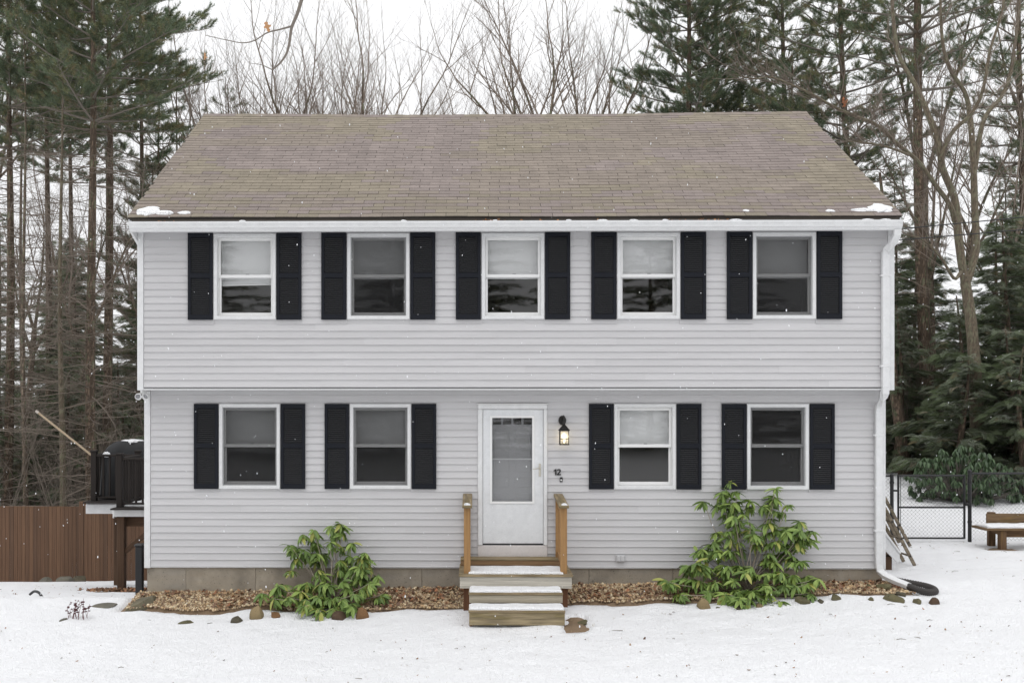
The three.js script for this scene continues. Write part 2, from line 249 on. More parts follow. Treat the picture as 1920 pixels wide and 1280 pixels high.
// clapboards, one piece each
{
  const E = 0.1016, r = rng(11), tones = [1, 0.985, 1.012, 0.97].map((k) => mat([0.60 * k, 0.595 * k, 0.607 * k], { map: T.vinyl, roughness: 0.55 }));
  const board = (x0, x1, y, z0, top, z = z0 + 0.0012 * r()) => mesh('clapboard', prism([[0, y], [0.020, y], [0.020, y + 0.007], [0.0135, y + 0.014], [0.0045, top], [0, top]].map(([a, b]) => [a + z, b]), x0, x1), tones[Math.floor(r() * 4)], house);
  const wall = (z, y0, y1, holes, j) => {
    let row = 0;
    for (let y = y0; y < y1 - 0.01; y += E, row++) {
      const top = Math.min(y + E, y1), free = [[HX0 + 0.085, HX1 - 0.085]];
      for (const [a, b, c, d] of holes) if (top > c - 0.005 && y < d + 0.005) for (let k = free.length - 1; k >= 0; k--) { const [s, e] = free[k]; if (a < e && b > s) free.splice(k, 1, ...[[s, a], [b, e]].filter(([m, n]) => n - m > 0.03)); }
      for (const [s, e] of free) {
        if (e - s < 4.5) { board(s, e, y, z, top); continue; }
        let x = s, k = 0; while (x < e) { let n = k ? x + 3.66 : s + 1.1 + 3.66 * ((row * 0.37 + j) % 1) * 0.75; if (e - n < 0.7) n = e; board(x, n, y, z + (k % 2) * 0.0028, top); x = n; k++; }
      }
    }
  };
  wall(0.0, Y1 + 0.012, YO - 0.01, [...lower, doorR], 0.13);
  wall(ZU, YO + 0.035, 5.32, upper, 0.55);
  const side = []; // clapboards of the two gable walls
  for (const [x, s] of [[HX0, -1], [HX1, 1]]) for (let y = Y1 + 0.012; y < 7.9; y += E) {
    const z1 = (y < YO ? 0 : ZU) - 0.07, run = y < 5.35 ? 0 : (y - 5.35) / 2.63 * 3.88, a = ZB + run, b = z1 - run * (y < 5.35 ? 0 : 1); if (b - a < 0.1) continue;
    side.push(prism([[0, y], [0.0165 * s, y], [0.0045 * s, y + E], [0, y + E]].map(([q, w]) => [q + x - s * 0.0005, w]), a, b, 'z'));
  }
  stuffPart(mesh('side_clapboards', mergeGeometries(side), M.siding, house));
  // corner boards, starter and overhang trim
  for (const [a, b] of [[HX0 - 0.012, HX0 + 0.078], [HX1 - 0.078, HX1 + 0.012]]) {
    mesh('corner_board', span(a, b, Y1 - 0.01, YO - 0.02, -0.09, 0.024, 0.005), M.trim, house); mesh('corner_board', span(a, b, YO - 0.015, 5.31, ZU - 0.09, ZU + 0.024, 0.005), M.trim, house);
  }
  mesh('overhang_trim', span(HX0 + 0.08, HX1 - 0.08, YO - 0.012, YO + 0.008, ZU - 0.03, ZU + 0.026, 0.003), M.trim, house);
  mesh('overhang_soffit', span(HX0 + 0.08, HX1 - 0.08, YO - 0.006, YO + 0.002, 0.001, ZU - 0.031, 0.001), M.trim, house);
  mesh('siding_drip_edge', span(HX0 + 0.08, HX1 - 0.08, Y1 - 0.004, Y1 + 0.010, -0.01, 0.012, 0.002), M.trim, house);
}
// windows
const dull = mat([0.36, 0.365, 0.375], { roughness: 0.5 });
function makeWindow([x0, x1, y0, y1], zf, { screen, blind = 1, drop = 0, tilt = 0, lab }) {
  const c = 0.052, w = mesh('window', framed(x0, x1, y0, y1, [[x0 + c, x1 - c, y0 + c, y1 - c]], 0.05, zf - 0.012, 0.006), M.trim, house);
  if (lab) w.userData.label = lab;
  const a0 = x0 + c - 0.004, a1 = x1 - c + 0.004, b0 = y0 + c - 0.004, b1 = y1 - c + 0.004, mid = (y0 + y1) / 2 + 0.012, s = 0.042;
  mesh('jamb', framed(a0, a1, b0, b1, [[a0 + 0.008, a1 - 0.008, b0 + 0.008, b1 - 0.008]], 0.12, zf - 0.133, 0), M.sash, w);
  mesh('sash', framed(a0 + 0.009, a1 - 0.009, mid - 0.026, b1 - 0.009, [[a0 + s, a1 - s, mid + 0.02, b1 - s - 0.006]], 0.03, zf - 0.05, 0.004), M.sash, w);
  mesh('sash', framed(a0 + 0.009, a1 - 0.009, b0 + 0.009, mid + 0.026, [[a0 + s, a1 - s, b0 + 0.058, mid - 0.024]], 0.03, zf - 0.088, 0.004), M.sash, w);
  mesh('pane', span(a0 + s - 0.006, a1 - s + 0.006, mid + 0.014, b1 - s, zf - 0.0365, zf - 0.0345, 0), M.glass, w);
  mesh('pane', span(a0 + s - 0.006, a1 - s + 0.006, b0 + 0.052, mid - 0.018, zf - 0.0755, zf - 0.0735, 0), M.glass, w);
  mesh('sash_lock', cbox(0.05, 0.012, 0.02, 0.003, (x0 + x1) / 2 + 0.02, mid + 0.028, zf - 0.062), M.screenFrame, w);
  if (!screen) mesh('sill', prism([[zf - 0.049, b0 + 0.006], [zf - 0.013, b0 - 0.002], [zf - 0.013, b0 - 0.008], [zf - 0.049, b0 - 0.008]], a0 + 0.01, a1 - 0.01), M.sash, w);
  if (screen) {
    mesh('screen_frame', framed(a0 + 0.002, a1 - 0.002, b0 + 0.002, b1 - 0.002, [[a0 + 0.016, a1 - 0.016, b0 + 0.016, b1 - 0.016]], 0.010, zf - 0.019, 0.001), M.screenFrame, w);
    mesh('insect_screen', span(a0 + 0.015, a1 - 0.015, b0 + 0.015, b1 - 0.015, zf - 0.0152, zf - 0.0150, 0), M.screen, w);
  }
  if (blind) {
    const sl = [], bot = mid - 0.02 - drop, n = Math.round((b1 - bot) / 0.021);
    for (let k = 0; k < n; k++) { const g = new THREE.BoxGeometry(a1 - a0 - 0.03, 0.023, 0.0012); g.rotateX(-0.32); g.rotateZ(k > n - 4 ? tilt : 0); g.translate((a0 + a1) / 2, b1 - 0.015 - k * 0.021, zf - 0.175); sl.push(g); }
    const g = new THREE.BoxGeometry(a1 - a0 - 0.03, 0.018, 0.014); g.rotateZ(tilt); g.translate((a0 + a1) / 2, bot, zf - 0.175); sl.push(g);
    stuffPart(mesh('blind', mergeGeometries(sl), M.blind, w));
  }
  return w;
}
[[{ drop: 0.09, tilt: 0.02, lab: 'white framed upper window with its blind hanging a little low' }], [{ screen: 1 }], [{}], [{}], [{ screen: 1 }]].forEach(([o], i) => makeWindow(upper[i], ZU, o));
[{ screen: 1 }, { screen: 1 }, { lab: 'white framed lower window without a screen' }, { screen: 1, blind: 0, lab: 'dark screened window without a blind' }].forEach((o, i) => makeWindow(lower[i], 0, o));
// shutters
{
  const w = 0.362, h = 1.262, st = 0.045, g = framed(0, w, 0, h, [[st, w - st, 0.075, 0.605], [st, w - st, 0.675, h - 0.065]], 0.028, 0, 0.004), sl = [];
  for (const [a, b] of [[0.075, 0.605], [0.675, h - 0.065]]) { const n = 18, d = (b - a) / n; for (let k = 0; k < n; k++) { const q = cbox(w - 2 * st, 0.006, 0.024, 0.002); q.rotateX(0.72); q.translate(w / 2, a + d * (k + 0.5), 0.014); sl.push(q); } }
  sl.push(span(st - 0.002, w - st + 0.002, 0.07, h - 0.06, 0.0005, 0.003, 0));
  const lv = mergeGeometries(sl);
  const put = (x, y, z) => { const o = mesh('shutter', g, M.shutter, house, x, y, z + 0.0205); stuffPart(mesh('louvres', lv, M.louvre, o)); };
  for (const [a, b, c] of upper) { put(a - w - 0.012, c - 0.004, ZU); put(b + 0.010, c - 0.004, ZU); }
  for (const [a, b, c] of lower) { put(a - w - 0.010, c + 0.002, 0); put(b + 0.012, c + 0.002, 0); }
}
// entrance: casing, storm door, panelled door behind its glass
{
  const [x0, x1, y0, y1] = doorR;
  const cs = mesh('door_casing', span(x0, x1, y1 - 0.07, y1, -0.015, 0.045, 0.008), M.trim, house);
  mesh('jamb', span(x0, x0 + 0.07, y0 + 0.176, y1 - 0.071, -0.015, 0.045, 0.008), M.trim, cs); mesh('jamb', span(x1 - 0.055, x1, y0 + 0.176, y1 - 0.071, -0.015, 0.045, 0.008), M.trim, cs);
  mesh('head_flashing', span(x0 - 0.012, x1 + 0.012, y1 + 0.001, y1 + 0.012, -0.005, 0.055, 0.002), M.sash, cs);
  mesh('threshold_panel', span(x0, x1, y0 + 0.004, y0 + 0.174, -0.02, 0.03, 0.004), mat([0.74, 0.70, 0.69], { map: T.speck, roughness: 0.6 }), house);
  const a0 = x0 + 0.073, a1 = x1 - 0.058, b0 = y0 + 0.2, b1 = y1 - 0.074, gx0 = -0.343, gx1 = 0.262, gy0 = 1.325, gy1 = 2.572;
  const sd = mesh('storm_door', framed(a0, a1, b0, b1, [[gx0, gx1, gy0, gy1]], 0.035, -0.018, 0.006), mat([0.80, 0.815, 0.83], { map: T.speck, roughness: 0.4 }), house);
  mesh('glass_frame', framed(gx0 - 0.028, gx1 + 0.028, gy0 - 0.028, gy1 + 0.028, [[gx0 + 0.006, gx1 - 0.006, gy0 + 0.006, gy1 - 0.006]], 0.01, 0.0175, 0.003), M.sash, sd);
  mesh('pane', span(gx0 - 0.004, gx1 + 0.004, gy0 - 0.004, gy1 + 0.004, -0.002, 0.000, 0), M.glass, sd);
  mesh('insect_screen', span(gx0 + 0.002, gx1 - 0.002, gy0 + 0.002, gy1 - 0.002, -0.0142, -0.0140, 0), M.doorScreen, sd);
  mesh('sash_bar', span(gx0, gx1, 1.945, 1.966, -0.012, -0.003, 0.002), M.screenFrame, sd);
  mesh('door_bottom_sweep', span(a0, a1, y0 + 0.178, y0 + 0.197, -0.02, 0.006, 0.002), M.black, sd);
  const hd = mesh('door_handle', span(0.352, 0.385, 1.70, 1.89, 0.0185, 0.028, 0.004), mat([0.6, 0.57, 0.5], { metalness: 0.7, roughness: 0.35 }), sd);
  mesh('lever', new Acc().tube([V(0.368, 1.82, 0.028), V(0.366, 1.82, 0.055), V(0.34, 1.826, 0.064), V(0.30, 1.812, 0.062), V(0.262, 1.816, 0.058)], [0.009, 0.009, 0.008, 0.007, 0.006], 8, true).geo(), hd.material, hd);
  // inner door
  const iz = -0.135, dm = mat([0.62, 0.63, 0.645], { roughness: 0.5 }), fan = [];
  for (let k = 0; k < 4; k++) fan.push([-0.32 + k * 0.152, -0.32 + k * 0.152 + 0.118, 2.47, 2.62]);
  const id = mesh('entry_door', framed(a0 - 0.01, a1 + 0.01, y0 + 0.19, y1 - 0.06, fan, 0.045, iz, 0.004), dm, house);
  for (const f of fan) mesh('pane', span(f[0] - 0.003, f[1] + 0.003, f[2] - 0.003, f[3] + 0.003, iz + 0.018, iz + 0.022, 0), M.glass, id);
  for (const [p, q] of [[1.75, 2.36], [1.53, 1.69], [0.85, 1.45]]) for (const [m, n] of [[-0.31, -0.07], [0.0, 0.24]]) mesh('door_panel', framed(m, n, p, q, [[m + 0.03, n - 0.03, p + 0.03, q - 0.03]], 0.012, iz + 0.0405, 0.004), dm, id);
}
// roof
const RE = { z: 0.575, y: 5.438 }, RR = { z: -3.57, y: 8.112 }, RX0 = -5.58, RX1 = 5.475, RL = Math.hypot(RE.z - RR.z, RR.y - RE.y), RS = Math.asin((RR.y - RE.y) / RL);
const sag = (x, t) => -0.042 * t * (1 - Math.pow((x + 0.05) / 5.53, 2)) - 0.004 * Math.sin(x * 1.7 + t * 5);
const onRoof = (x, s, up = 0) => V(x, RE.y + Math.sin(RS) * s + Math.cos(RS) * up + sag(x, s / RL), RE.z - Math.cos(RS) * s + Math.sin(RS) * up);
{
  const deck = []; const N = 24; // front deck follows the slight sag of the ridge
  for (let i = 0; i < N; i++) { const xa = lerp(RX0 + 0.01, RX1 - 0.01, i / N), xb = lerp(RX0 + 0.01, RX1 - 0.01, (i + 1) / N), q = [onRoof(xa, 0.01, -0.002), onRoof(xb, 0.01, -0.002), onRoof(xb, RL, -0.002), onRoof(xa, RL, -0.002)], b = [onRoof(xa, 0.01, -0.03), onRoof(xb, 0.01, -0.03), onRoof(xb, RL, -0.03), onRoof(xa, RL, -0.03)];
    for (const [a, c, d, e] of [[q[0], q[1], q[2], q[3]], [b[0], b[3], b[2], b[1]], [q[0], b[0], b[1], q[1]], [q[3], q[2], b[2], b[3]]]) deck.push(...a.toArray(), ...c.toArray(), ...d.toArray(), ...a.toArray(), ...d.toArray(), ...e.toArray()); }
  const roof = mesh('roof', finish(deck), mat([0.05, 0.043, 0.037], { roughness: 1 }), house);
  { const g = new THREE.BoxGeometry(RX1 - RX0, 0.03, RL + 0.1); g.translate((RX0 + RX1) / 2, -0.03, -(RL + 0.1) / 2); g.rotateX(-RS); g.translate(0, RR.y - 0.05, RR.z); stuffPart(mesh('back_shingles', planarUV(g), mat([0.2, 0.175, 0.15], { map: T.shingle, roughness: 1 }), house)); }
  // three-tab shingles: the lowest courses piece by piece, the rest as one part
  const EX = 0.1262, TW = 0.3048, n = Math.ceil(RL / EX), r = rng(5);
  const tone = (x, s, k) => { const m = fbm(x * 0.55 + 4, s * 0.8 + 1, 4), y = fbm(x * 0.8 + 40, s * 1.3 + 11, 4), v = 0.93 + 0.14 * k; let c = [0.320, 0.270, 0.229]; if (m > 0.5) c = [0.318, 0.266, 0.245]; if (y > 0.53) c = [0.326, 0.281, 0.217]; const st = fbm(x * 2.1 + 9, s * 0.35, 3) > 0.55 ? 0.93 : 1; return c.map((q) => q * v * st * (0.9 + 0.2 * m)); };
  const variants = []; for (let k = 0; k < 10; k++) { const c = [[0.320, 0.270, 0.229], [0.318, 0.266, 0.245], [0.326, 0.281, 0.219]][k % 3].map((q) => q * (0.9 + 0.035 * (k % 5))); variants.push(mat(c, { map: T.shingle, roughness: 1 })); }
  const wedge = (w) => finish(tabPos(w));
  function tabPos(w) { const t = 0.0095, l = EX + 0.03, a = [[-w / 2, t, 0], [w / 2, t, 0], [w / 2, 0.0015, -l], [-w / 2, 0.0015, -l]], b = [[-w / 2, 0, 0], [w / 2, 0, 0]]; const o = []; const q = (...f) => o.push(...f[0], ...f[1], ...f[2], ...f[0], ...f[2], ...f[3]); q(a[0], a[1], a[2], a[3]); q(b[0], b[1], a[1], a[0]); q(b[1], [w / 2, -0.002, -l], a[2], a[1]); q([-w / 2, -0.002, -l], b[0], a[0], a[3]); return o; }
  const unit = wedge(TW - 0.0055), pos = [], col = []; let count = 0;
  const qx = new THREE.Quaternion().setFromAxisAngle(V(1, 0, 0), RS), tilt = new THREE.Quaternion();
  for (let i = 0; i < n; i++) {
    const s = i * EX, off = (i % 2) * TW / 2 + (Math.floor(i / 6) % 3) * 0.03; if (s > RL - 0.05) break;
    for (let x = RX0 - TW + off; x < RX1; x += TW) {
      const a = Math.max(x, RX0) + (r() - 0.5) * 0.006, b = Math.min(x + TW, RX1); if (b - a < 0.04) continue;
      const c = onRoof((a + b) / 2, s + (r() - 0.5) * 0.006, 0.001 + r() * r() * 0.004), w = b - a - 0.0055;
      tilt.setFromAxisAngle(V(0, 0, 1), (onRoof(b, s).y - onRoof(a, s).y) / (b - a)); const qq = tilt.clone().multiply(qx), k = r();
      if (i < 8 && count < 298) { const o = mesh('shingle', unit, variants[Math.floor(k * 10)], roof, c.x, c.y, c.z); o.quaternion.copy(qq); o.scale.x = w / (TW - 0.0055); count++; }
      else { const tp = tabPos(w), t3 = tone(c.x, s, k); for (let v = 0; v < tp.length; v += 3) { const p = V(tp[v], tp[v + 1], tp[v + 2]).applyQuaternion(qq).add(c); pos.push(p.x, p.y, p.z); col.push(...t3); } }
    }
  }
  const g = finish(pos); g.setAttribute('color', new THREE.Float32BufferAttribute(col, 3));
  stuffPart(mesh('shingles', g, mat([1, 1, 1], { map: T.shingle, vertexColors: true, roughness: 1 }), roof));
  for (let x = RX0, k = 0; x < RX1 - 0.02; x += 0.14, k++) { // ridge caps, each lapping the last
    const w = Math.min(0.17, RX1 - x), y = RR.y + sag(x + 0.07, 1) + 0.014, m = Math.tan(RS) * 0.11, h = 0.003 + 0.004 * (k % 2), o = mesh('ridge_cap', prism([[RR.z + 0.11, y - m], [RR.z, y + h], [RR.z - 0.11, y - m], [RR.z - 0.11, y - m - 0.006], [RR.z, y + h - 0.008], [RR.z + 0.11, y - m - 0.006]], x, x + w), variants[(k * 7) % 10], roof);
  }
  // eaves: soffit, fascia, drip edge, rake boards, boxed returns
  mesh('soffit', span(RX0 + 0.06, RX1 - 0.05, YS, YS + 0.008, ZU - 0.01, 0.545, 0.001), M.trim, house);
  mesh('fascia', span(RX0 + 0.06, RX1 - 0.05, YS - 0.006, RE.y - 0.022, 0.546, 0.558, 0.002), M.brownTrim, house);
  for (const [x, s] of [[RX0 + 0.012, 1], [RX1 - 0.032, 1]]) for (const f of [1, -1]) { const g2 = new THREE.BoxGeometry(0.02, 0.16, RL + 0.0); g2.translate(0, -0.11, -RL / 2); g2.rotateX(f > 0 ? RS : RS); g2.translate(x + 0.01, RE.y, RE.z - 0.0); if (f < 0) { g2.scale(1, 1, -1); g2.translate(0, 0, 2 * RR.z); } mesh('rake_board', planarUV(g2), M.trim, house); }
  for (const [a, b] of [[RX0 + 0.034, HX0 - 0.0125], [HX1 + 0.0125, RX1 - 0.034]]) mesh('eave_return', prism([[ZU - 0.08, 5.10], [0.545, 5.235], [0.545, 5.40], [ZU - 0.08, 5.55]], a, b), M.trim, house);
  // gutter (K profile) with end caps
  const gp = [[0.561, 5.362], [0.561, 5.228], [0.628, 5.228], [0.652, 5.262], [0.668, 5.275], [0.676, 5.312], [0.688, 5.335], [0.688, 5.362], [0.680, 5.362], [0.680, 5.340], [0.668, 5.316], [0.660, 5.280], [0.646, 5.270], [0.624, 5.232], [0.565, 5.232], [0.565, 5.362]];
  const gt = mesh('gutter', prism(gp, -5.515, 5.43), M.trim, house);
  const full = [[0.561, 5.362], [0.561, 5.227], [0.628, 5.227], [0.654, 5.262], [0.670, 5.275], [0.678, 5.312], [0.69, 5.335], [0.69, 5.362]];
  mesh('end_cap', prism(full, -5.518, -5.512), M.trim, gt); mesh('end_cap', prism(full, 5.427, 5.433), M.trim, gt);
  // downspout in two straight runs with S-bends
  const Y = V(0, 0, 1), X = V(1, 0, 0.0001);
  const ds = mesh('downspout', rectSweep([V(5.375, 5.235, 0.62), V(5.375, 5.16, 0.61), V(5.36, 5.08, 0.56), V(5.315, 4.99, 0.42), V(5.305, 4.93, 0.378), V(5.305, 4.85, 0.372), V(5.31, 3.02, 0.372), V(5.312, 2.93, 0.36), V(5.315, 2.86, 0.30), V(5.33, 2.80, 0.16), V(5.335, 2.74, 0.085), V(5.335, 2.66, 0.068), V(5.335, 0.42, 0.068), V(5.345, 0.33, 0.085), V(5.39, 0.27, 0.16), V(5.47, 0.225, 0.27), V(5.62, 0.165, 0.45)], 0.097, 0.07, [Y, Y, Y, V(0, 0.5, 1), Y, Y, Y, Y, V(0, 0.5, 1), V(0, 0.5, 1), Y, Y, Y, Y, V(0, 1, 1), V(-0.2, 1, 0.4), V(-0.2, 1, 0.3)]), M.trim, house);
  for (const y of [4.6, 3.3]) mesh('strap', span(5.235, 5.385, y, y + 0.03, 0.335, 0.412, 0.002), M.trim, ds);
  for (const y of [2.3, 0.9]) mesh('strap', span(5.265, 5.405, y, y + 0.03, 0.032, 0.108, 0.002), M.trim, ds);
}

// ---------------------------------------------------------------- snow lying on things
function snowSlab(x0, x1, z0, z1, yTop, th, seed, wob = 0.02) { // soft-edged layer of snow on a flat top
  const nx = Math.max(8, Math.round((x1 - x0) / 0.03)), nz = Math.max(4, Math.round((z1 - z0) / 0.03)), g = new THREE.BoxGeometry(x1 - x0, 1, z1 - z0, nx, 2, nz), p = g.attributes.position;
  for (let i = 0; i < p.count; i++) { const u = p.getX(i) / (x1 - x0) + 0.5, v = p.getZ(i) / (z1 - z0) + 0.5, x = lerp(x0, x1, u), z = lerp(z0, z1, v), e = Math.min(u * (x1 - x0), (1 - u) * (x1 - x0), v * (z1 - z0), (1 - v) * (z1 - z0));
    const up = p.getY(i) > 0.1 ? 1 : p.getY(i) > -0.1 ? 0.55 : 0, k = Math.sqrt(clamp(e / 0.03, 0, 1)), n = fbm(x * 6 + seed, z * 9, 3) - 0.45;
    const ex = wob * (fbm(x * 9 + seed, 3.1, 2) - 0.5) * (v > 0.5 ? 1 : -1) * (up > 0 ? 1 : 1) * (Math.abs(v - 0.5) > 0.45 ? 1 : 0), ez = wob * (fbm(z * 9 + seed, 7.3, 2) - 0.5) * (Math.abs(u - 0.5) > 0.45 ? 1 : 0);
    p.setXYZ(i, x + ez, yTop + up * (th * (0.55 + 0.45 * k) + th * 0.7 * n), z + ex); }
  g.computeVertexNormals(); return planarUV(g);
}
function snowBlob(rx, ry, rz, seed) { const g = new THREE.IcosahedronGeometry(1, 4), p = g.attributes.position; for (let i = 0; i < p.count; i++) { const x = p.getX(i), y = p.getY(i), z = p.getZ(i), b = 1 + 0.5 * (fbm(x * 1.8 + seed, z * 1.8 + seed, 3) - 0.45) + 0.7 * (fbm(x * 5 + seed, z * 5 - seed, 3) - 0.45); p.setXYZ(i, x * rx * b, Math.max(y, -0.12) * ry * (0.8 + 0.4 * b), z * rz * b); } g.computeVertexNormals(); return planarUV(g); }

// ---------------------------------------------------------------- front steps
{
  const st = thing('front_steps', 'weathered wooden front steps with two short handrails at the white door', 'steps', [0, 0, 0]);
  const X0 = -0.80, X1 = 0.745, PT = 0.425;
  // landing: boards, painted fascia, side skirts, posts below
  for (let k = 0; k < 7; k++) mesh('landing_board', span(X0 - 0.015, X1 + 0.015, PT - 0.036, PT - (k % 2) * 0.002, 0.10 + k * 0.137, 0.10 + k * 0.137 + 0.131, 0.004), M.woodTop, st);
  mesh('landing_fascia', span(X0, X1, PT - 0.20, PT - 0.038, 0.985, 1.022, 0.004), M.riserPaint, st);
  for (const x of [X0, X1 - 0.038]) mesh('landing_side', span(x, x + 0.038, PT - 0.19, PT - 0.038, 0.06, 0.983, 0.004), M.redWood, st);
  for (const x of [X0 + 0.05, X1 - 0.14]) { mesh('landing_post', span(x, x + 0.09, -0.35, PT - 0.04, 0.86, 0.95, 0.005), M.redWood, st); mesh('landing_post', span(x, x + 0.09, -0.2, PT - 0.04, 0.08, 0.17, 0.005), M.redWood, st); }
  // raised sill step against the door
  mesh('door_step', span(X0 + 0.0, X1 - 0.06, PT + 0.002, 0.500, 0.045, 0.30, 0.005), M.boxWood, st);
  mesh('door_step_tread', span(X0 - 0.0, X1 - 0.05, 0.5005, 0.522, 0.04, 0.31, 0.005), M.woodTop, st);
  // two treads with risers
  const T2 = 0.235, T3 = 0.062, A0 = -0.668, A1 = 0.59;
  for (const [y, z, bot, m] of [[T2, 1.36, 0.09, M.riser], [T3, 1.69, -0.14, M.riserLow]]) {
    mesh('tread', span(A0 - 0.006, A1 + 0.006, y - 0.036, y, z - 0.335, z - 0.17, 0.005), M.woodTop, st); mesh('tread', span(A0 - 0.010, A1 + 0.004, y - 0.037, y - 0.001, z - 0.166, z + 0.012, 0.006), M.woodTop, st);
    mesh('riser', span(A0, A1, bot, y - 0.038, z - 0.046, z - 0.010, 0.005), m, st);
  }
  for (const x of [A0 + 0.002, A1 - 0.042]) mesh('stringer', prism([[1.03, 0.19], [1.03, -0.25], [1.63, -0.25], [1.63, 0.02], [1.31, 0.02], [1.31, 0.19]], x, x + 0.04), M.redWood, st);
  // handrails: posts, sloping cap, side rail
  for (const [x, s] of [[-0.745, 1], [0.592, -1]]) {
    mesh('post', span(x, x + 0.092, PT - 0.19, 1.335, 0.905, 0.984, 0.006), M.wood, st); mesh('post', span(x + 0.005, x + 0.085, PT + 0.003, 1.40, 0.05, 0.128, 0.006), M.wood, st);
    const cap = cbox(0.135, 0.036, 1.02, 0.006); cap.rotateX(0.078); cap.translate(x + 0.046, 1.39, 0.535); mesh('handrail', cap, M.woodTop, st);
    const rl = cbox(0.036, 0.135, 0.775, 0.005); rl.rotateX(0.078); rl.translate(x + 0.046, 1.292, 0.516); mesh('side_rail', rl, M.wood, st);
    const lo = cbox(0.036, 0.09, 0.775, 0.005); lo.translate(x + 0.046, 0.56, 0.516); mesh('side_rail', lo, M.wood, st);
  }
  const sn = [snowSlab(X0 + 0.12, X1 - 0.12, 0.45, 1.035, PT, 0.028, 3), snowSlab(X0 + 0.01, X1 - 0.01, 0.99, 1.05, PT, 0.018, 4)];
  const sL = 'thin snow lying on the wooden ';
  single('snow_layer', mergeGeometries(sn.slice(0, 1)), M.snow, sL + 'landing in front of the white door', 'snow');
  single('snow_layer', snowSlab(A0 + 0.008, A1 - 0.008, 1.045, 1.366, T2, 0.034, 13), M.snow, sL + 'upper tread of the front steps', 'snow');
  single('snow_layer', snowSlab(A0 + 0.004, A1 - 0.004, 1.375, 1.696, T3, 0.036, 23), M.snow, sL + 'lowest tread of the front steps', 'snow');
  for (const [x, w] of [[-0.70, 'left'], [0.645, 'right']]) { const b = single('snow_patch', snowBlob(0.045, 0.022, 0.055, 5 + x), M.snow, `small cap of snow on the end of the ${w} handrail`, 'snow'); b.position.set(x, 1.375, 0.985); }
}

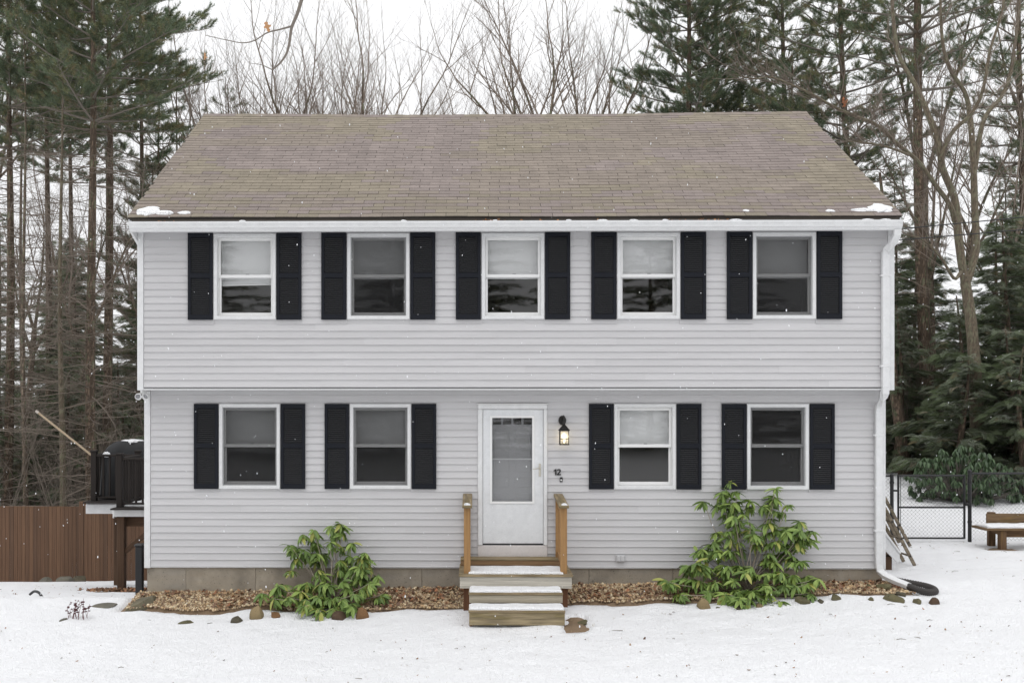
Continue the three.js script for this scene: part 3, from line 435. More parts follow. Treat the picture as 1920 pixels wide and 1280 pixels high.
// ---------------------------------------------------------------- fittings on the facade
{
  const iron = mat([0.02, 0.018, 0.016], { roughness: 0.45, metalness: 0.3 });
  const l = thing('wall_lantern', 'lit black lantern with a pitched cap on the wall beside the door', 'lantern', [0.711, 2.17, 0.0205]);
  const pl = new THREE.CylinderGeometry(0.052, 0.058, 0.02, 20); pl.rotateX(Math.PI / 2); pl.scale(1, 1.25, 1); pl.translate(-0.01, 0.36, 0.01); mesh('backplate', pl, iron, l);
  mesh('arm', new Acc().tube([V(-0.01, 0.35, 0.02), V(-0.008, 0.40, 0.06), V(0, 0.43, 0.11), V(0.003, 0.42, 0.14), V(0.003, 0.37, 0.145), V(0.003, 0.315, 0.145)], [0.012, 0.011, 0.01, 0.01, 0.01, 0.014], 8).geo(), iron, l);
  mesh('scroll', new Acc().tube([V(-0.01, 0.33, 0.02), V(-0.02, 0.30, 0.06), V(-0.015, 0.33, 0.095), V(-0.01, 0.36, 0.07)], [0.008, 0.007, 0.006, 0.004], 6).geo(), iron, l);
  const cap = new THREE.ConeGeometry(0.118, 0.105, 4, 1); cap.rotateY(Math.PI / 4); cap.translate(0.003, 0.268, 0.145); mesh('cap', planarUV(cap), iron, l);
  mesh('cap_knob', new THREE.SphereGeometry(0.02, 12, 8).translate(0.003, 0.318, 0.145), iron, l);
  const q = 0.062; // cage
  for (const sx of [-1, 1]) for (const sz of [-1, 1]) mesh('cage_post', cbox(0.011, 0.2, 0.011, 0.002, 0.003 + sx * q, 0.118, 0.145 + sz * q), iron, l);
  for (const sz of [-1, 1]) for (const k of [-0.022, 0.022]) mesh('glazing_bar', cbox(0.005, 0.07, 0.005, 0.001, 0.003 + k, 0.06, 0.145 + sz * q), iron, l);
  mesh('base_plate', cbox(0.145, 0.018, 0.145, 0.004, 0.003, 0.012, 0.145), iron, l); mesh('cage_rail', cbox(0.13, 0.012, 0.006, 0.002, 0.003, 0.095, 0.145 + q), iron, l); mesh('cage_ring', cbox(0.142, 0.014, 0.142, 0.003, 0.003, 0.212, 0.145), iron, l);
  const lg = new THREE.MeshPhysicalMaterial({ color: rgb(1, 0.99, 0.96), transmission: 1, thickness: 0, roughness: 0.3, ior: 1.3 });
  for (const [w, d, x, z] of [[0.112, 0.003, 0, q - 0.007], [0.112, 0.003, 0, -q + 0.007], [0.003, 0.112, q - 0.007, 0], [0.003, 0.112, -q + 0.007, 0]]) mesh('lantern_pane', cbox(w, 0.19, d, 0.0005, 0.003 + x, 0.115, 0.145 + z), lg, l);
  const bulb = new THREE.LatheGeometry([[0.001, 0.03], [0.016, 0.035], [0.018, 0.07], [0.03, 0.10], [0.036, 0.135], [0.03, 0.165], [0.001, 0.182]].map(([a, b]) => new THREE.Vector2(a, b)), 16); bulb.translate(0.003, 0, 0.145);
  mesh('bulb', bulb, mat([0.9, 0.88, 0.8], { emissive: rgb(1, 0.86, 0.6), emissiveIntensity: 1.7 }), l);
  const pt = new THREE.PointLight(rgb(1, 0.82, 0.55), 0.035); pt.name = 'bulb_light'; pt.position.set(0.003, 0.115, 0.145); pt.castShadow = true; pt.shadow.radius = 1.5; l.add(pt);
  // house number 12 and the bell push
  const font = await new FontLoader().loadAsync('fonts/droid/droid_sans_bold.typeface.json');
  const num = thing('house_number', 'black house number 12 screwed to the siding right of the door', 'house number', [0.565, 1.722, 0.0205]);
  [['1', 0], ['2', 0.052]].forEach(([c, x]) => { const g = new TextGeometry(c, { font, size: 0.088, depth: 0.006, curveSegments: 6, bevelEnabled: true, bevelSize: 0.001, bevelThickness: 0.001, bevelSegments: 1 }); g.translate(x, 0, 0); mesh('digit', planarUV(g), M.black, num); });
  const bell = thing('doorbell', 'small dark doorbell with a pale button below the house number', 'doorbell', [0.684, 1.655, 0.0195]);
  mesh('bell_plate', cbox(0.042, 0.072, 0.012, 0.005, 0, 0, 0.006), M.black, bell); mesh('push_button', new THREE.CylinderGeometry(0.012, 0.012, 0.006, 16).rotateX(Math.PI / 2).translate(0, -0.006, 0.014), M.sash, bell);
  const out = thing('outlet_box', 'small grey weatherproof outlet box low on the siding', 'outlet box', [1.557, 0.495, 0.012]);
  mesh('box', cbox(0.13, 0.10, 0.04, 0.006, 0, 0, 0.02), mat([0.5, 0.5, 0.51], { roughness: 0.5 }), out); for (const x of [-0.029, 0.029]) mesh('lid', cbox(0.05, 0.078, 0.012, 0.004, x, 0, 0.045), mat([0.55, 0.55, 0.56], { roughness: 0.4 }), out);
  // twin floodlight at the left corner under the overhang
  const fl = thing('floodlight', 'white twin security floodlight at the corner below the upper storey', 'floodlight', [-5.47, 2.97, 0.16]);
  mesh('base', new THREE.CylinderGeometry(0.05, 0.05, 0.03, 16).translate(0, -0.017, 0), M.sash, fl);
  mesh('sensor', new THREE.SphereGeometry(0.035, 14, 10).translate(0.01, -0.055, 0.02), M.sash, fl);
  for (const [x, a] of [[-0.085, 0.9], [0.07, -0.8]]) {
    const h = new THREE.LatheGeometry([[0.001, 0], [0.02, 0.004], [0.03, 0.03], [0.048, 0.075], [0.05, 0.10], [0.044, 0.10], [0.04, 0.08], [0.001, 0.07]].map(([p, w]) => new THREE.Vector2(p, w)), 18); h.rotateX(Math.PI / 2 + 0.45); h.rotateZ(a * 0.35); h.translate(x * 0.8, -0.055, 0.0);
    const hd = mesh('lamp_head', h, M.sash, fl); mesh('lens', new THREE.CylinderGeometry(0.038, 0.038, 0.004, 16).rotateX(0.45 + Math.PI / 2).rotateZ(a * 0.35).translate(x * 0.8, -0.085, 0.078), mat([0.25, 0.25, 0.26], { roughness: 0.2 }), hd);
    mesh('arm', bar([0, -0.03, 0], [x * 0.8, -0.055, 0.01], 0.01), M.sash, fl);
  }
  mesh('cable', new Acc().tube([V(-0.02, -0.03, 0.03), V(0.03, -0.09, 0.04), V(0.06, -0.12, 0.03), V(0.09, -0.12, 0.0), V(0.07, -0.06, -0.02)], 0.006, 6).geo(), M.sash, fl);
}
// snow left on the roof, leaves in the gutter
{
  const put = (x, s, rx, ry, rz, seed, label) => { const o = single('snow_patch', snowBlob(rx, ry, rz, seed), M.snow, label, 'snow'); o.position.copy(onRoof(x, s, 0.008)); o.rotation.x = RS; };
  put(-5.33, 0.22, 0.17, 0.03, 0.17, 3, 'white snow heap on the roof edge at the left corner'); put(-5.06, 0.13, 0.13, 0.035, 0.06, 9, 'low snow smear beside the heap at the left roof corner'); put(-4.78, 0.14, 0.09, 0.02, 0.045, 17, 'thin sliver of snow alone near the left roof corner');
  put(5.24, 0.26, 0.16, 0.028, 0.16, 21, 'white snow heap on the roof edge at the right corner'); put(4.98, 0.19, 0.2, 0.025, 0.05, 27, 'long thin snow smear beside the heap at the right roof corner'); put(4.50, 0.17, 0.07, 0.018, 0.04, 33, 'small snow fleck on the roof above the rightmost window'); put(3.30, 0.17, 0.05, 0.015, 0.035, 39, 'tiny snow fleck on the roof above the fourth upper window');
  const r = rng(77), sn = []; for (const x of [-0.31, 0.74, 1.22, 1.66, 2.1, 3.1, 4.95, 5.2, -1.6, -3.9]) { const g = snowBlob(0.05 + 0.06 * r(), 0.028, 0.03, x * 7); g.translate(x, 5.35, 0.65); sn.push(g); }
  single('gutter_snow', mergeGeometries(sn), M.snow, 'little lumps of snow along the white gutter', 'snow', null, 'stuff');
  const lf = new THREE.PlaneGeometry(0.06, 0.035, 3, 2), lp = lf.attributes.position; for (let i = 0; i < lp.count; i++) lp.setZ(i, 0.25 * lp.getX(i) * lp.getX(i) / 0.03 + 0.006 * Math.sin(i * 2.1)); lf.computeVertexNormals();
  const im = new THREE.InstancedMesh(lf, mat([1, 1, 1], { roughness: 0.8, side: THREE.DoubleSide }), 60), m4 = new THREE.Matrix4(), q = new THREE.Quaternion();
  for (let k = 0; k < 60; k++) { const c = [[-4.98, 0.12], [-0.35, 0.12], [2.4, 0.35], [2.75, 0.25], [0.1, 1.2]][k % 5], x = c[0] + (r() - 0.5) * 2 * c[1]; q.setFromEuler(new THREE.Euler(r() * 6, r() * 6, r() * 6)); m4.compose(V(x, 5.352 + r() * 0.016, 0.60 + r() * 0.07), q, V(1, 1, 1).multiplyScalar(0.7 + 0.5 * r())); im.setMatrixAt(k, m4); im.setColorAt(k, rgb(...[[0.30, 0.13, 0.05], [0.2, 0.1, 0.05], [0.42, 0.2, 0.08]][k % 3])); }
  im.name = 'gutter_leaves'; tag(im, 'fallen brown leaves caught in the white gutter', 'leaves', null, 'stuff'); scene.add(im);
}
// black drain hose from the downspout
{
  const pts = [[5.60, 0.17, 0.44], [5.72, 0.13, 0.56], [5.82, 0.11, 0.60], [5.93, 0.11, 0.56], [5.97, 0.125, 0.44], [5.93, 0.14, 0.30], [5.82, 0.15, 0.14], [5.68, 0.165, 0.02], [5.56, 0.17, -0.1]], c = new THREE.CatmullRomCurve3(pts.map((p) => V(...p))), P = [], R = [];
  for (let k = 0; k <= 120; k++) { P.push(c.getPoint(k / 120)); R.push(0.048 + (k % 3 === 0 ? -0.006 : 0.002)); }
  const g = new Acc().tube(P, R, 14, true).geo(); single('drain_hose', g, M.pipe, 'dark corrugated drain hose curling from the foot of the downspout', 'hose');
}

// ---------------------------------------------------------------- planting bed: gravel, leaves, stones, shrubs
{
  const r = rng(31), pg = new THREE.IcosahedronGeometry(1, 1), pp = pg.attributes.position; for (let i = 0; i < pp.count; i++) { const x = pp.getX(i), y = pp.getY(i), z = pp.getZ(i), b = 1 + 0.35 * (fbm(x * 2 + 5, y * 2 + z, 2) - 0.4); pp.setXYZ(i, x * b, y * b * 0.6, z * b * 0.8); } pg.computeVertexNormals();
  const N = 15000, im = new THREE.InstancedMesh(pg, mat([1, 1, 1], { roughness: 0.9 }), N), m4 = new THREE.Matrix4(), q = new THREE.Quaternion(); let n = 0;
  const pal = [[0.44, 0.325, 0.205], [0.55, 0.44, 0.285], [0.36, 0.245, 0.15], [0.62, 0.52, 0.36], [0.25, 0.17, 0.115], [0.49, 0.345, 0.195]];
  while (n < N) { const x = -5.6 + r() * 11.25, z = -0.03 + r() * 1.0; if (bare(x, z) < 0.3 || (x > -0.62 && x < 0.55 && z > 0.2)) continue; const s = 0.011 + 0.013 * r() * r() + (r() > 0.95 ? 0.012 : 0); q.setFromEuler(new THREE.Euler(r() * 6, r() * 6, r() * 6)); m4.compose(V(x, bedTop(x, z) + s * (0.2 + 0.5 * r()), z), q, V(s, s, s)); im.setMatrixAt(n, m4); const c = pal[Math.floor(r() * 6)], k = 0.8 + 0.45 * r(); im.setColorAt(n, rgb(c[0] * k, c[1] * k, c[2] * k)); n++; }
  im.name = 'gravel'; tag(im, 'brown and tan gravel along the foot of the house', 'gravel', null, 'stuff'); scene.add(im);
  // fallen leaves: in the bed, under the deck, sprinkled over the snow
  const lf = new THREE.PlaneGeometry(0.075, 0.042, 4, 2), lp = lf.attributes.position; for (let i = 0; i < lp.count; i++) { const u = lp.getX(i) / 0.0375; lp.setXYZ(i, lp.getX(i), lp.getY(i) * (1 - 0.7 * u * u), 0.012 * u * u + 0.25 * Math.abs(lp.getY(i))); } lf.rotateX(-Math.PI / 2); lf.computeVertexNormals();
  const lm = mat([1, 1, 1], { roughness: 0.85, side: THREE.DoubleSide }), lpal = [[0.28, 0.15, 0.08], [0.21, 0.12, 0.075], [0.36, 0.23, 0.13], [0.15, 0.09, 0.06], [0.31, 0.14, 0.07]];
  const litter = (name, label, count, pick) => { const a = new THREE.InstancedMesh(lf, lm, count); for (let k = 0; k < count; k++) { const [x, y, z, s] = pick(k); q.setFromEuler(new THREE.Euler((r() - 0.5) * 1.1, r() * 6.28, (r() - 0.5) * 1.1)); m4.compose(V(x, y, z), q, V(s, s, s)); a.setMatrixAt(k, m4); const c = lpal[Math.floor(r() * 5)], b = 0.7 + 0.5 * r(); a.setColorAt(k, rgb(c[0] * b, c[1] * b, c[2] * b)); } a.name = name; tag(a, label, 'leaves', null, 'stuff'); scene.add(a); };
  litter('bed_leaves', 'dry brown leaves among the gravel of the bed', 1300, () => { for (;;) { const x = -5.5 + r() * 11.1, z = 0.02 + r() * 0.95; const cl = fbm(x * 1.7 + 30, z * 2, 3) + (x > 4.3 ? 0.2 : 0) + (x > -3.6 && x < -1.6 ? 0.12 : 0); if (bare(x, z) > 0.7 && r() < (cl - 0.3) * 1.6 && !(x > -0.62 && x < 0.55 && z > 0.2)) return [x, bedTop(x, z) + 0.02 + 0.02 * r(), z, 0.5 + 0.7 * r()]; } });
  litter('deck_leaves', 'brown leaves on the bare earth under the deck post', 420, () => { for (;;) { const x = -8 + r() * 1.8, z = -4.7 + r() * 2; if (bare(x, z) > 0.5) return [x, ground(x, z) + 0.0 + 0.03 * r(), z, 0.8 + 0.6 * r()]; } });
  litter('scattered_leaves', 'dark leaf scraps scattered over the snow', 330, (k) => { let x, z; if (k < 60) { x = -11 + r() * 4.5; z = -8 + r() * 7; } else if (k < 120) { x = 6.5 + r() * 5; z = -4.4 + r() * 4.5; } else { x = -8 + r() * 15; z = 1.1 + r() * 5.5; } return [x, snowTop(x, z) + 0.004, z, 0.25 + 0.55 * r() * r()]; });
  // short twigs on the snow
  const tw = new Acc(); for (let k = 0; k < 70; k++) { const x = k < 30 ? 6.4 + r() * 5 : -10 + r() * 17, z = k < 30 ? -4.2 + r() * 4 : 0.9 + r() * 5, a = r() * 6.28, l = 0.05 + 0.14 * r() * r(), y = snowTop(x, z) + 0.006; tw.tube([V(x, y, z), V(x + Math.cos(a) * l * 0.5, y + 0.008, z + Math.sin(a) * l * 0.5), V(x + Math.cos(a + 0.3) * l, y + 0.003, z + Math.sin(a + 0.3) * l)], [0.004, 0.004, 0.002], 4); }
  single('fallen_twigs', tw.geo(), M.twig, 'short dark twigs lying on the snow', 'twigs', null, 'stuff');
}
{ // edging stones: x, z, width, height, depth, colour, label
  const S = [
    [-3.60, 1.02, 0.24, 0.26, 0.22, 0, 'tall pale pointed stone at the left of the bed, leaning in the snow'], [-3.36, 1.0, 0.25, 0.14, 0.18, 1, 'rusty brown stone just right of the tall pale stone'], [-3.86, 1.12, 0.26, 0.13, 0.2, 2, 'dark olive stone just left of the tall pale stone'],
    [-4.22, 1.15, 0.15, 0.07, 0.12, 2, 'small grey stone between the flat stone and the dark olive stone'], [-4.53, 1.12, 0.33, 0.09, 0.16, 3, 'long flat stone in the snow below the leftmost lower window'], [-5.15, 0.98, 0.22, 0.07, 0.14, 4, 'flat grey stone in front of the left house corner'], [-5.36, 0.95, 0.08, 0.05, 0.07, 4, 'pebble beside the flat grey stone at the left house corner'],
    [-6.27, 1.05, 0.22, 0.07, 0.15, 4, 'lone flat grey stone below the red stalked weed'], [-5.75, 1.0, 0.10, 0.06, 0.08, 2, 'small dark stone between the weed and the house corner'],
    [-2.47, 1.05, 0.28, 0.16, 0.2, 5, 'dark brown stone under the front of the left rhododendron'], [-2.17, 1.04, 0.32, 0.2, 0.22, 1, 'rusty triangular stone at the right foot of the left rhododendron'],
    [-1.62, 1.0, 0.12, 0.05, 0.1, 5, 'small brown stone in the snow left of the steps'], [0.85, 1.5, 0.22, 0.08, 0.14, 3, 'mossy stone beside the lowest step'], [1.05, 1.6, 0.12, 0.05, 0.1, 2, 'tiny dark stone just right of the mossy stone by the steps'],
    [2.56, 1.05, 0.24, 0.2, 0.2, 0, 'upright tan stone at the left foot of the right rhododendron'], [2.74, 1.08, 0.13, 0.07, 0.1, 3, 'flat chip of stone touching the upright tan stone'], [3.04, 1.12, 0.22, 0.12, 0.16, 2, 'dark stone under the right rhododendron'], [3.3, 1.1, 0.16, 0.11, 0.13, 0, 'round tan stone under the right rhododendron'],
    [3.92, 0.98, 0.24, 0.17, 0.18, 3, 'mossy stone under the right end of the right rhododendron'], [4.18, 0.98, 0.15, 0.1, 0.12, 2, 'small stone between the right rhododendron and the lone round stone'],
    [4.42, 0.86, 0.2, 0.14, 0.16, 3, 'lone round mossy stone in front of the leaf bed'], [4.90, 0.86, 0.13, 0.09, 0.11, 3, 'small mossy stone between the round stone and the corner stones'],
    [5.26, 0.84, 0.36, 0.16, 0.24, 3, 'large mossy stone at the right corner of the bed'], [5.52, 0.9, 0.17, 0.13, 0.16, 3, 'mossy stone in the middle of the right corner cluster'], [5.76, 0.92, 0.25, 0.13, 0.17, 5, 'brown stone at the right end of the corner cluster'],
    [5.30, 0.36, 0.3, 0.16, 0.24, 3, 'green mossy stone under the end of the downspout'], [5.12, 0.28, 0.16, 0.12, 0.14, 3, 'smaller mossy stone by the foot of the downspout'], [5.45, 0.58, 0.28, 0.13, 0.15, 2, 'dark stone below the drain hose'],
    [-10.9, -9.2, 0.55, 0.2, 0.3, 4, 'flat grey rock at the foot of the wooden fence, leftmost'], [-10.45, -9.2, 0.5, 0.2, 0.3, 4, 'flat grey rock at the foot of the fence, next to the fence joint'], [-10.05, -9.1, 0.42, 0.3, 0.3, 2, 'dark rock right below the joint of the wooden fence'],
  ];
  const cm = [[0.36, 0.29, 0.17], [0.30, 0.17, 0.085], [0.15, 0.14, 0.105], [0.21, 0.20, 0.12], [0.24, 0.24, 0.215], [0.15, 0.10, 0.07]].map((c) => mat(c, { map: T.concrete, bumpMap: T.fine, bumpScale: 0.012, roughness: 0.95 }));
  S.forEach(([x, z, w, h, d, c, lab], i) => { const o = single('edging_stone', rock(w, h * 1.5, d, i * 13 + 5), cm[c], lab, 'stone', 'stones along the bed'); o.position.set(x, (bare(x, z) > 0.5 && z < 1 ? bedTop(x, z) : snowTop(x, z)) - 0.045, z); o.rotation.y = (i * 2.4) % 6.28; });
  const b = single('boulder', rock(0.75, 0.34, 0.5, 91), mat([0.22, 0.205, 0.15], { map: T.concrete, bumpMap: T.fine, bumpScale: 0.012, roughness: 0.95 }), 'big flat mossy boulder at the left house corner', 'boulder'); b.position.set(-5.45, ground(-5.45, 0.3) - 0.05, 0.34); b.rotation.set(0, 0.3, 0.28);
  const b2 = single('flat_stone', rock(0.55, 0.12, 0.4, 97), cm[4], 'low flat stone slab left of the mossy boulder', 'stone'); b2.position.set(-6.0, ground(-6, 0.35) - 0.03, 0.36);
}
// rhododendrons: whorls of drooping leaves on bent stems
const leafGeo = (() => { // folded, pointed, drooping blade along +z, 1 unit long
  const pos = [], st = [[0, 0.02], [0.12, 0.09], [0.35, 0.15], [0.62, 0.145], [0.85, 0.08], [1, 0.0]], P = (k, s) => { const [t, w] = st[k]; return [s * w, -0.30 * t * t + Math.abs(s) * w * 0.32, t]; };
  for (let k = 0; k < st.length - 1; k++) for (const s of [-1, 1]) { const a = P(k, 0), b = P(k + 1, 0), c = P(k, s), d = P(k + 1, s); s > 0 ? pos.push(...a, ...b, ...d, ...a, ...d, ...c) : pos.push(...a, ...d, ...b, ...a, ...c, ...d); }
  const g = new THREE.BufferGeometry(); g.setAttribute('position', new THREE.Float32BufferAttribute(pos, 3)); g.computeVertexNormals(); g.setAttribute('uv', new THREE.Float32BufferAttribute(pos.filter((_, i) => i % 3 !== 1), 2)); return g;
})();
function rhododendron(label, base, whorls, seed, droop, extra) {
  const r = rng(seed), g = thing('rhododendron', label, 'shrub', base), B = V(...base), stems = new Acc(), leaves = [];
  const W = whorls.map((p) => V(...p).sub(B)); const n0 = W.length;
  for (let k = 0; k < extra; k++) { const a = W[Math.floor(r() * n0)]; W.push(V(a.x * (0.9 + 0.14 * r()) + (r() - 0.5) * 0.16, Math.max(0.04, a.y * (0.74 + 0.24 * r())), Math.max(-B.z + 0.14, a.z - 0.02 - 0.22 * r()))); }
  const trunks = []; for (let k = 0; k < 6; k++) { const a = k / 6 * 6.28 + r(); trunks.push(V(Math.cos(a) * 0.06, 0, Math.sin(a) * 0.05)); }
  W.forEach((p, i) => {
    const s0 = trunks[i % 6], mid = V(lerp(s0.x, p.x, 0.42) + (r() - 0.5) * 0.08, p.y * 0.40 + (r() - 0.5) * 0.05, lerp(s0.z, p.z, 0.5)), m2 = V(lerp(mid.x, p.x, 0.7) + (r() - 0.5) * 0.05, Math.max(0.02, lerp(mid.y, p.y, 0.62)), lerp(mid.z, p.z, 0.75));
    if (i < n0 ? (i % 3 || p.y < 0.3) : r() < 0.15) stems.tube([s0, mid, m2, p.clone()], [0.009, 0.007, 0.005, 0.004], 5);
    const lean = new THREE.Quaternion().setFromEuler(new THREE.Euler((r() - 0.4) * 0.9, 0, (r() - 0.5) * 0.9)), n = 9 + Math.floor(r() * 6), dr = droop * (0.75 + 0.5 * r()), a0 = r() * 6.28, L = 0.145 + 0.04 * r();
    for (let k = 0; k < n; k++) { const az = a0 + k / n * 6.28 + (r() - 0.5) * 0.35, d = dr + (r() - 0.5) * 0.8 - (k % 3 === 0 ? 0.25 : 0), q = new THREE.Quaternion().setFromEuler(new THREE.Euler(d, az, (r() - 0.5) * 0.9, 'YXZ')).premultiply(lean), l = L * (0.6 + 0.6 * r()); leaves.push({ p: p.clone().add(V(0, -0.012 * r(), 0)), q, l, m: r() < 0.07 ? 4 : Math.floor(r() * 4), w: 0.85 + 0.3 * r(), key: p.z + (i < n0 ? 1 : 0) + r() * 0.05 }); }
  });
  mesh('stems', stems.geo(), mat([0.33, 0.28, 0.23]), g);
  leaves.sort((a, b) => b.key - a.key);
  const rest = M.leaf.map(() => []);
  leaves.forEach((e, i) => { if (i < 300) { const o = mesh('leaf', leafGeo, M.leaf[e.m], g, e.p.x, e.p.y, e.p.z); o.quaternion.copy(e.q); o.scale.set(e.l * e.w, e.l, e.l); } else { const q = leafGeo.clone(); q.applyMatrix4(new THREE.Matrix4().compose(e.p, e.q, V(e.l * e.w, e.l, e.l))); rest[e.m].push(q); } });
  const groups = rest.filter((a) => a.length), gm = M.leaf.filter((_, i) => rest[i].length); if (groups.length) stuffPart(mesh('foliage', mergeGeometries(groups.map((a) => mergeGeometries(a)), true), gm, g));
  return g;
}
const RL_ = [[-3.11,0.87,0.24],[-2.94,0.94,0.31],[-2.56,1.03,0.26],[-2.69,1.0,0.32],[-3.27,0.73,0.38],[-3.23,0.64,0.28],[-2.93,0.75,0.24],[-2.68,0.78,0.44],[-2.53,0.89,0.25],[-2.38,0.75,0.28],[-2.16,0.64,0.51],[-2.54,0.53,0.46],[-2.21,0.55,0.52],[-2.88,0.62,0.41],[-3.06,0.67,0.42],[-3.23,0.37,0.46],[-2.83,0.41,0.59],[-2.25,0.45,0.59],[-1.99,0.32,0.58],[-2.09,0.23,0.71],[-3.38,0.21,0.7],[-2.99,0.22,0.56],[-2.72,0.23,0.77],[-2.47,0.26,0.67],[-3.06,0.12,0.71],[-3.63,0.08,0.62],[-3.19,0.07,0.9],[-2.96,0.03,0.86],[-2.78,0.07,0.9],[-2.61,0.08,0.94],[-2.45,0.04,0.92],[-2.28,0.12,0.88],[-3.42,0.03,0.79],[-2.71,-0.08,1.13],[-2.55,-0.06,1.0],[-2.95,-0.01,1.05],[-2.3,-0.02,1.04],[-1.93,0.06,0.68],[-2.55,0.39,0.46],[-2.28,0.31,0.52]];
const RR_ = [[3.07,1.65,0.4],[2.99,1.48,0.28],[2.72,1.36,0.33],[2.92,1.28,0.28],[3.17,1.51,0.3],[3.15,1.35,0.3],[3.4,1.37,0.3],[3.76,1.55,0.3],[3.74,1.41,0.32],[3.54,1.31,0.43],[3.92,1.32,0.35],[3.11,1.17,0.49],[3.25,1.19,0.47],[3.33,1.08,0.54],[3.63,1.07,0.44],[4.12,1.07,0.28],[4.22,0.96,0.49],[4.04,0.98,0.52],[3.85,0.97,0.52],[4.07,0.85,0.47],[3.69,0.82,0.55],[2.87,0.92,0.38],[3.01,0.96,0.53],[3.05,0.87,0.5],[2.83,0.79,0.45],[3.18,0.79,0.42],[3.38,0.92,0.56],[2.84,0.69,0.68],[2.67,0.69,0.43],[3.0,0.7,0.64],[3.58,0.65,0.56],[3.96,0.6,0.5],[3.83,0.72,0.48],[4.01,0.56,0.67],[2.52,0.54,0.71],[2.43,0.46,0.53],[2.65,0.5,0.68],[2.85,0.43,0.58],[2.96,0.5,0.73],[3.15,0.48,0.65],[3.28,0.49,0.79],[3.17,0.43,0.86],[3.52,0.39,0.74],[3.69,0.43,0.83],[3.89,0.37,0.67],[4.11,0.34,0.61],[2.11,0.28,0.77],[2.42,0.3,0.63],[2.57,0.29,0.69],[2.78,0.28,0.77],[3.03,0.31,0.83],[3.03,0.17,0.8],[2.69,0.14,0.76],[2.86,0.15,0.99],[3.1,0.16,0.86],[3.23,0.19,1.01],[3.49,0.26,0.92],[3.49,0.14,0.88],[3.73,0.24,0.81],[3.88,0.24,0.81],[4.05,0.27,0.81],[4.06,0.14,0.89],[4.08,0.09,0.91],[3.39,0.07,1.0],[3.09,0.03,1.15],[3.62,0.05,0.98],[2.28,0.11,0.86],[4.21,0.33,0.78]];
rhododendron('smaller rhododendron with drooping leaves left of the steps', [-2.68, bedTop(-2.68, 0.5) - 0.02, 0.5], RL_, 7, 0.60, 95);
rhododendron('larger leggy rhododendron with bright leaves below the rightmost window', [3.30, bedTop(3.3, 0.5) - 0.02, 0.5], RR_, 8, 0.50, 150);
{ // red-stalked seed heads poking through the snow
  const r = rng(4), g = thing('dry_weed', 'little clump of dry reddish seed stalks in the snow left of the house', 'weed', [-6.12, snowTop(-6.12, 1.0) - 0.01, 1.0]), a = new Acc(), b = [];
  for (let k = 0; k < 16; k++) { const x = (r() - 0.5) * 0.3, z = (r() - 0.5) * 0.14, h = 0.10 + 0.2 * r(), p = [V(x, 0, z), V(x + (r() - 0.5) * 0.05, h * 0.5, z), V(x + (r() - 0.5) * 0.1, h, z + (r() - 0.5) * 0.06)]; a.tube(p, [0.0035, 0.003, 0.002], 4); for (let j = 0; j < 4; j++) { const s = new THREE.IcosahedronGeometry(0.008 + 0.008 * r(), 0), t = 0.45 + 0.55 * r(), q = p[1].clone().lerp(p[2], (t - 0.45) / 0.55); s.scale(1.4, 0.7, 1.2); s.translate(q.x + (r() - 0.5) * 0.03, q.y, q.z + (r() - 0.5) * 0.02); b.push(s); } }
  mesh('stalks', a.geo(), mat([0.16, 0.06, 0.06], { roughness: 0.9 }), g); mesh('seed_heads', mergeGeometries(b), mat([0.1, 0.04, 0.045], { roughness: 0.9 }), g);
}
{ // black hose end arching out of the snow at the left
  const y = snowTop(-7.5, -1), P = new THREE.CatmullRomCurve3([V(-7.74, y - 0.01, -1.15), V(-7.64, y + 0.05, -1.08), V(-7.52, y + 0.045, -0.98), V(-7.36, y - 0.05, -0.8)]).getPoints(18);
  single('garden_hose', new Acc().tube(P, 0.021, 10).geo(), M.black, 'short black hose loop arching out of the snow at far left', 'hose');
  const z = snowTop(-7.0, 1.6); single('garden_hose', new Acc().tube(new THREE.CatmullRomCurve3([V(-7.3, z - 0.03, 1.5), V(-7.1, z + 0.11, 1.55), V(-6.99, z + 0.05, 1.62), V(-6.97, z - 0.04, 1.7)]).getPoints(14), 0.024, 10).geo(), M.black, 'black hose end at the very left edge of the picture', 'hose');
}

